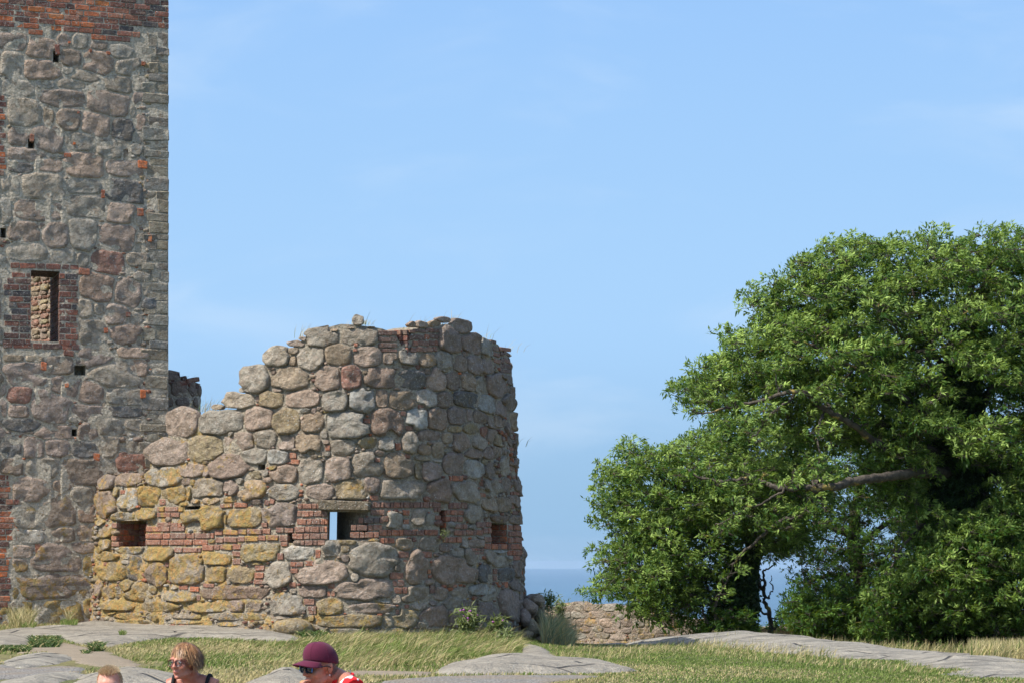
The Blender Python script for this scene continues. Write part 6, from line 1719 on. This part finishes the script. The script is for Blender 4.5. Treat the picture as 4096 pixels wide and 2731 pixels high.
def strands(p, name, roots, dirs, lens, width, colr, mat, seg=4, grav=.3, wind=(0.0, 0, 0), seed=1, hug=True, ctr=(0, .016, .032), rad=(.082, .100, .095)):
    """hair as thin tapering ribbons that follow the skull"""
    g = np.random.default_rng(seed); V = []; Fc = []; C = []
    for r0, d0, L_ in zip(roots, dirs, lens):
        pos = np.array(r0, dtype=float); d = np.array(d0, dtype=float); st = L_ / seg; base = len(V)
        side = np.cross(d, pos - ctr); side /= np.linalg.norm(side) + 1e-9
        cc = np.array(colr[g.integers(0, len(colr))]) * g.uniform(.8, 1.25)
        for k in range(seg + 1):
            w = width * (1 - .75 * (k / seg) ** 2) * g.uniform(.8, 1.2)
            V += [pos - side * w / 2, pos + side * w / 2]; C += [(*cc, 1), (*cc, 1)]
            d = d + np.array([0, 0, -grav]) * (1.0 / seg) + np.array(wind) / seg + g.normal(0, .06, 3); d /= np.linalg.norm(d)
            pos = pos + d * st
            if hug:
                q = (pos - ctr) / rad; n = np.linalg.norm(q)
                if n < 1.0: pos = ctr + q / n * rad * 1.005
        for k in range(seg): Fc.append([base + 2 * k, base + 2 * k + 1, base + 2 * k + 3, base + 2 * k + 2])
    Vw = np.array([p.h(v) for v in V])
    return mesh(name, Vw, Fc, mat, p.root, cols=np.array(C), smooth=True)
def m_hair():
    nt = NT('hair'); c, a = src_color(nt, True); nt.col(c); nt.bsdf.inputs['Roughness'].default_value = .45; nt.bsdf.inputs['Specular IOR Level'].default_value = .5
    return nt.m
M_hair = m_hair()
M_skin1, M_skin2, M_skin3 = m_skin('tanned_skin', (0.42, 0.19, 0.125)), m_skin('sunburnt_skin', (0.47, 0.20, 0.135)), m_skin('child_skin', (0.55, 0.29, 0.21))
M_lip = simple('lip', (0.36, 0.11, 0.10), .5); M_white = simple('eye_white', (0.38, 0.33, 0.30), .5, .3); M_iris = simple('iris', (0.03, 0.04, 0.05), .2, .5)
M_black = simple('black_cloth', (0.012, 0.012, 0.014), .85); M_denim = simple('dark_denim', (0.03, 0.045, 0.08), .9, nscale=90); M_shoe = simple('shoe_leather', (0.05, 0.045, 0.04), .6)
M_shorts = simple('beige_shorts', (0.32, 0.27, 0.20), .9)
def m_cap():
    nt = NT('maroon_cotton'); nt.bsdf.inputs['Roughness'].default_value = .85
    nt.bsdf.inputs['Sheen Weight'].default_value = .08
    nt.col(nt.mix(nt.rng(nt.noise(400, 2), .4, .6), (0.105, 0.011, 0.036), (0.08, 0.008, 0.028))); nt.bump(nt.noise(500, 2), .001, .5); return nt.m
M_cap = m_cap()
def m_shirt():
    nt = NT('red_white_jersey')
    n = nt.noise(4.2, 3, .5, dist=1.2)
    sep = nt.n('ShaderNodeSeparateXYZ'); nt.t.links.new(nt.pos, sep.inputs[0])
    nt.col(nt.mix(nt.rng(n, .485, .50), (0.62, 0.018, 0.022), (0.78, 0.78, 0.80))); nt.bump(nt.noise(18, 3), .02, .5); return nt.m
M_shirt = m_shirt(); M_red = simple('red_trim', (0.60, 0.018, 0.022), .8)

def disc_patch(p, c, rx, rz, n=16, thick=.002, sq=3.0, yaw=0, curve=0.0):
    """rounded lens outline in head space, facing -Y, turned by yaw"""
    th = np.arange(n) / n * 2 * math.pi
    x = np.sign(np.cos(th)) * np.abs(np.cos(th)) ** (2 / sq) * rx; z = np.sign(np.sin(th)) * np.abs(np.sin(th)) ** (2 / sq) * rz
    cy, sy = math.cos(R(yaw)), math.sin(R(yaw))
    return [np.array([c[0] + a * cy, c[1] + a * sy + curve * a * a, c[2] + b]) for a, b in zip(x, z)]
def ring_tube(p, pts, r, mat, name, parent, closed=True, seg=6):
    q = [np.array(a) for a in pts]; 
    if closed: q = q + [q[0]]
    V, Fc = tube_rings(np.array([p.h(a) for a in q]), np.full(len(q), r * p.k), seg)
    return mesh(name, V, Fc, mat, parent)
def fill_patch(p, pts, mat, name, parent, bulge=.003):
    c = np.mean(pts, 0) + np.array([0, -bulge, 0]); V = [p.h(c)] + [p.h(a) for a in pts]; n = len(pts)
    back = [p.h(np.array(a) + np.array([0, .002, 0])) for a in pts]
    V = V + back + [p.h(c + np.array([0, .002, 0]))]
    Fc = [[0, 1 + (i + 1) % n, 1 + i] for i in range(n)] + [[1 + i, 1 + (i + 1) % n, 1 + n + (i + 1) % n, 1 + n + i] for i in range(n)] + [[2 * n + 1, 1 + n + i, 1 + n + (i + 1) % n] for i in range(n)]
    return mesh(name, np.array(V), Fc, mat, parent)
def eyes(p):
    for q in (-1, 1):
        V, Fc = p.hs((q * .031, -.083, -.002), (.0115, .0108, .0070)); mesh('eye', V, Fc, M_white, p.root)
        V, Fc = p.hs((q * .031 - .002, -.0925, -.002), (.0056, .0034, .0056)); mesh('iris', V, Fc, M_iris, p.root)

# rock they sit on, below the picture
mound('bedrock_outcrop', [(330, 3180, 14.6), (430, 3165, 15.0), (760, 3140, 15.8), (1000, 3120, 15), (1330, 3085, 14.15), (1480, 3110, 14.0)], 1.0, 1.0, M_rock, 71, block=False, step=.08, noise=.0)

# --- man in the maroon cap
man = Person('person in a maroon cap and dark sunglasses, red and white shirt, hand at mouth', W(1281, 2665, 14.0), 1.0, -52, 6, -62, M_skin1, shift=(.055, .03, .125))
man.head(1.08); 
R_sh, L_sh = (-.19, .06, -.255), (.19, .06, -.255)
man.torso(1.08)
mouth = Vector(man.h((.004, -.112, -.066)))
wr = mouth + Vector((-.045, -.060, -.115))
inv = man.B.inverted()
def tob(p, v): return tuple((inv @ (Vector(v) - p.eye - p.shift)) / p.k)
wb = tob(man, wr)
man.arm(L_sh, (.24, -.10, -.50), wb); man.hand(wr, (.10, .12, .9), (.85, .35, .1), .62, -1, world=True, size=1.0)
man.arm(R_sh, (-.25, .02, -.53), (-.16, -.24, -.66)); man.hand((-.16, -.24, -.66), (.2, -1, -.15), (0, 0, -1), .25, 1)
man.finish(.0055)
V, Fc = man.hs((0, -.104, -.066), (.019, .004, .0045)); mesh('mouth', V, Fc, M_lip, man.root)
sp = shirt_prims(man, 1.1, .02, arms=((L_sh, (.24, -.10, -.50)), (R_sh, (-.25, .02, -.53))))
man.shell('shirt', sp, M_shirt)
col_pts = [np.array(man.b((.082 * math.cos(t), .068 + .070 * math.sin(t), -.172 - .035 * (1 - math.sin(t)) * .6))) for t in np.linspace(0, 2 * math.pi, 25)]
V, Fc = tube_rings(np.array(col_pts), np.full(25, .011), 8); mesh('collar', V, Fc, M_red, man.root)
trousers(man, 'shorts', M_shorts, -.95); shoes(man, M_shoe)
# cap: domed crown, seams, button, curved peak
capr = (.082, .110, .100); cc0 = np.array((0, .008, .036))
def cap_pt(th, ph, k=1.0):
    # th round the head (0 = front), ph from rim up
    z = math.sin(ph); rr = math.cos(ph) ** .82
    f = 1 + .0 * th
    return cc0 + np.array((math.sin(th) * rr * capr[0], -math.cos(th) * rr * capr[1], z * capr[2] * f)) * k + np.array((0, 0, .010 + .022 * math.cos(th) * math.cos(ph)))
V = []; nT, nP = 40, 12
for j in range(nP + 1):
    for i in range(nT): V.append(man.h(cap_pt(i / nT * 2 * math.pi, -.22 + (math.pi / 2 + .22) * j / nP)))
Fc = [[j * nT + i, j * nT + (i + 1) % nT, (j + 1) * nT + (i + 1) % nT, (j + 1) * nT + i] for j in range(nP) for i in range(nT)]
mc = mesh('cap', np.array(V), Fc, M_cap, man.root)
sm = mc.modifiers.new('thickness', 'SOLIDIFY'); sm.thickness = .003; sm.offset = -1
for a in range(6):
    th = a / 6 * 2 * math.pi + math.pi / 6
    ring_tube(man, [cap_pt(th, -.2 + 1.75 * t, 1.003) for t in np.linspace(0, 1, 12)], .0012, M_cap, 'cap_seam', mc, closed=False, seg=5)
V, Fc = man.hs(tuple(cap_pt(0, math.pi / 2) + np.array((0, 0, .001))), (.006, .006, .003)); mesh('cap_button', V, Fc, M_cap, mc)
V = []; nu, nv_ = 18, 7
for j in range(nv_):
    for i in range(nu):
        th = -1.12 + 2.24 * i / (nu - 1); t = j / (nv_ - 1)
        b0 = cap_pt(th, -.16); ext = .078 * math.cos(th * .98) ** .55 * t if abs(th) < 1.11 else 0
        V.append(man.h(b0 + np.array((math.sin(th) * .012 * t, -ext, -.002 - .014 * t - .022 * (abs(th) / 1.12) ** 2 * (.3 + .7 * t)))))
Fc = [[j * nu + i, j * nu + i + 1, (j + 1) * nu + i + 1, (j + 1) * nu + i] for j in range(nv_ - 1) for i in range(nu - 1)]
pk = mesh('cap_peak', np.array(V), Fc, M_cap, mc); sm = pk.modifiers.new('thickness', 'SOLIDIFY'); sm.thickness = .004; sm.offset = 0
# short hair below the cap at the back
g = np.random.default_rng(5); th = g.uniform(1.75, 4.53, 900); zz = g.uniform(-.062, .018, 900)
rt = np.stack([np.sin(th) * .0765, -np.cos(th) * .094 + .016, zz], 1); rt[:, :2] *= (1 - .20 * np.clip(-zz / .06, 0, 1)[:, None] ** 2)
strands(man, 'hair', rt, np.stack([np.sin(th) * .4, -np.cos(th) * .4, -np.ones(900)], 1), np.full(900, .010), .0022, [(0.10, 0.075, 0.05), (0.07, 0.05, 0.035)], M_hair, seg=2, hug=False, seed=6)
# sunglasses
M_frame = simple('black_plastic', (0.008, 0.008, 0.010), .25, .6); M_blue = simple('blue_plastic', (0.02, 0.25, 0.70), .35, .5)
M_lensd = simple('mirror_lens', (0.008, 0.012, 0.035), .08, .8)
sg = None
for q in (-1, 1):
    pts = disc_patch(man, (q * .034, -.104 + .002, -.001), .027, .0205, 20, sq=4.2, yaw=q * 12)
    if sg is None: sg = ring_tube(man, pts, .0042, M_frame, 'sunglasses', man.root)
    else: ring_tube(man, pts, .0042, M_frame, 'frame', sg)
    fill_patch(man, pts, M_lensd, 'lens', sg)
    ring_tube(man, [(q * .062, -.098, .010), (q * .070, -.086, .012), (q * .079, -.045, .010), (q * .082, .0, .007), (q * .083, .02, -.004)], .0045, M_frame, 'temple', sg, closed=False)
    ring_tube(man, [(q * .0665, -.0995, .014), (q * .0670, -.0990, .004), (q * .0640, -.1020, -.016)], .0022, M_blue, 'trim', sg, closed=False)
    ring_tube(man, [(q * .0690, -.094, .015), (q * .0735, -.080, .014)], .0050, M_blue, 'hinge', sg, closed=False)
ring_tube(man, [(-.009, -.110, .006), (0, -.113, .009), (.009, -.110, .006)], .0035, M_frame, 'bridge', sg, closed=False)
M_gold = simple('pale_gold', (0.75, 0.62, 0.40), .25, .5, 1.0)
V, Fc = man.hs((.0835, .006, -.046), (.0042, .0042, .0042)); mesh('earring', V, Fc, simple('pearl', (0.75, .73, .7), .2, .6), man.root)
ch = [np.array(man.b((.076 * math.cos(t), .055 + .070 * math.sin(t), -.150 - .045 * (1 - math.sin(t))))) for t in np.linspace(0, 2 * math.pi, 49)]
V, Fc = tube_rings(np.array(ch), .0024 + .0010 * np.sin(np.arange(49) * 2.1), 6); mesh('neck_chain', V, Fc, M_gold, man.root)
# the bread he is eating is a separate thing in his hand
fd = Vector(man.h((.006, -.128, -.078)))
V, Fc = prim_sphere(fd, (.026, .020, .018)); V = V * (1) ; V += .002 * vnoise(V[:, 0] * 60, V[:, 2] * 60, 3)[:, None]
tag(mesh('bread_roll', V, Fc, simple('bread', (0.50, 0.30, 0.14), .9, nscale=60, bumpd=.003)), 'piece of bread held to the mouth of the person in the maroon cap', 'bread')

# --- woman with glasses
wom = Person('person with short blond-brown hair and brown glasses, black strap top, looking left', W(737, 2643, 15.9), .98, -30, 2, -8, M_skin2, shift=(.035, .02, .065))
wom.head(.98, nose=1.15); wom.torso(.98)
wom.arm((-.18, .06, -.26), (-.24, .02, -.54), (-.15, -.24, -.66), (.048, .042, .035, .027)); wom.hand((-.15, -.24, -.66), (.3, -1, -.1), (0, 0, -1), .25, 1, size=.92)
wom.arm((.18, .06, -.26), (.24, .02, -.54), (.15, -.24, -.66), (.048, .042, .035, .027)); wom.hand((.15, -.24, -.66), (-.3, -1, -.1), (0, 0, -1), .25, -1, size=.92)
wom.finish(.0055); eyes(wom)
V, Fc = wom.hs((0, -.1035, -.0655), (.020, .004, .0030)); mesh('mouth', V, Fc, M_lip, wom.root)
top = [wom.cap([(q * .98, .07, -.40), (q, .06, -.52), (q, .08, -.64), (q * .9, .09, -.76)], [.112, .116, .110, .108]) for q in (-.08, 0, .08)]
wom.shell('strap_top', top, M_black)
for q in (-1, 1):
    pt = [(q * .10, -.055, -.39), (q * .11, -.045, -.30), (q * .120, .000, -.195), (q * .12, .07, -.152), (q * .12, .14, -.205), (q * .10, .18, -.36)]
    p_, r_ = smooth_path([wom.b(a) for a in pt], [.013] * 6, 2); V, Fc = tube_rings(p_, r_, 8); mesh('strap', V, Fc, M_black, wom.root)
trousers(wom, 'trousers', M_denim); shoes(wom, M_shoe)
M_brownf = simple('brown_plastic', (0.10, 0.03, 0.022), .3, .5)
gl = bpy.data.materials.new('clear_lens'); gl.use_nodes = True; gt = gl.node_tree; gt.nodes.clear()
go = gt.nodes.new('ShaderNodeOutputMaterial'); gm = gt.nodes.new('ShaderNodeMixShader'); g1 = gt.nodes.new('ShaderNodeBsdfTransparent'); g2 = gt.nodes.new('ShaderNodeBsdfGlossy')
g2.inputs['Roughness'].default_value = .05; gm.inputs[0].default_value = .035; g1.inputs[0].default_value = (.9, .93, .95, 1)
gt.links.new(g1.outputs[0], gm.inputs[1]); gt.links.new(g2.outputs[0], gm.inputs[2]); gt.links.new(gm.outputs[0], go.inputs[0])
sg = None
for q in (-1, 1):
    pts = disc_patch(wom, (q * .033, -.106, -.006), .026, .0215, 20, sq=2.7, yaw=q * 10)
    if sg is None: sg = ring_tube(wom, pts, .0030, M_brownf, 'glasses', wom.root)
    else: ring_tube(wom, pts, .0030, M_brownf, 'frame', sg)
    fill_patch(wom, pts, gl, 'lens', sg, .002)
    ring_tube(wom, [(q * .058, -.100, .008), (q * .070, -.080, .010), (q * .079, -.03, .008), (q * .082, .01, .004)], .0028, M_brownf, 'temple', sg, closed=False)
ring_tube(wom, [(-.010, -.110, .006), (0, -.114, .008), (.010, -.110, .006)], .0026, M_brownf, 'bridge', sg, closed=False)
# bob of layered hair blown to the right
g = np.random.default_rng(8); HC = [(0.34, 0.175, 0.07), (0.24, 0.115, 0.05), (0.50, 0.30, 0.14), (0.12, 0.055, 0.028), (0.30, 0.145, 0.06)]
def scalp(n, g, zmin=-.25, front=-.58):
    out = []
    while len(out) < n:
        v = g.normal(0, 1, 3); v /= np.linalg.norm(v)
        if v[2] < zmin or (v[1] < front and v[2] < .45): continue
        if v[1] < -.25 and v[2] < .05: continue
        out.append(v)
    return np.array(out)
v = scalp(5200, g)
ctr = np.array((0, .016, .032)); rad = np.array((.082, .100, .095))
rt = ctr + v * rad
# hair falls from a crown whorl
whorl = np.array((.02, .05, .13)); d = rt - whorl; d[:, 2] -= .01; nrm = v / rad; nrm /= np.linalg.norm(nrm, axis=1)[:, None]
d -= nrm * (d * nrm).sum(1)[:, None]; d /= np.linalg.norm(d, axis=1)[:, None] + 1e-6; d = d + nrm * g.uniform(.0, .16, len(rt))[:, None]
fr = v[:, 1] < -.3
ln = np.where(fr, g.uniform(.05, .08, len(rt)), g.uniform(.075, .125, len(rt))) * np.where(v[:, 2] < 0, .55, 1)
d[:, 0] += .2
strands(wom, 'hair', rt, d, ln, .0042, HC, M_hair, seg=6, grav=1.0, wind=(.28, .1, 0), seed=9, rad=rad * 1.03)
V, Fc = wom.hs((0.001, .024, .036), (.079, .094, .090)); k_ = None
mesh('hair_base', V, Fc, simple('brown_hair', (0.20, 0.10, 0.045), .6, nscale=60), wom.root)

# --- boy with cropped blond hair
boy = Person('person, a small boy with cropped blond hair, only forehead and hair in view', W(438, 2746, 14.9), .97, -4, 14, -5, M_skin3)
boy.head(.96, nose=.85); boy.torso(.85)
boy.arm((-.16, .06, -.26), (-.21, .02, -.52), (-.12, -.22, -.66), (.04, .036, .03, .024)); boy.hand((-.12, -.22, -.66), (.3, -1, -.1), (0, 0, -1), .25, 1, size=.9)
boy.arm((.16, .06, -.26), (.21, .02, -.52), (.12, -.22, -.66), (.04, .036, .03, .024)); boy.hand((.12, -.22, -.66), (-.3, -1, -.1), (0, 0, -1), .25, -1, size=.9)
boy.finish(.0055); eyes(boy)
V, Fc = boy.hs((0, -.1035, -.0655), (.018, .004, .0035)); mesh('mouth', V, Fc, M_lip, boy.root)
boy.shell('shirt', shirt_prims(boy, .9, .015, arms=(((-.16, .06, -.26), (-.21, .02, -.52)), ((.16, .06, -.26), (.21, .02, -.52)))), simple('blue_tee', (0.06, 0.12, 0.25), .9))
trousers(boy, 'shorts', M_shorts, -.95); shoes(boy, M_shoe)
g = np.random.default_rng(12); v = scalp(5200, g, -.35, -.80); v = v[~((v[:, 1] < -.25) & (v[:, 2] < .66))]
rt = ctr + v * np.array((.0765, .0945, .0885)); d = v * np.array((1, 1, 1.2)) + np.array((0, -.35, .2)) + g.normal(0, .15, v.shape)
ln = np.where(v[:, 2] > .62, .020, .007) * g.uniform(.7, 1.3, len(v))
strands(boy, 'hair', rt, d, ln, .0026, [(0.60, 0.47, 0.30), (0.48, 0.36, 0.23), (0.72, 0.60, 0.42)], M_hair, seg=2, grav=.0, seed=13, hug=False)
for q in (-1, 1): ring_tube(boy, [(q * .014, -.100, .020), (q * .030, -.101, .026), (q * .046, -.092, .022)], .0028, simple('brow_hair', (0.40, 0.26, 0.15), .8), 'eyebrow', boy.root, closed=False)
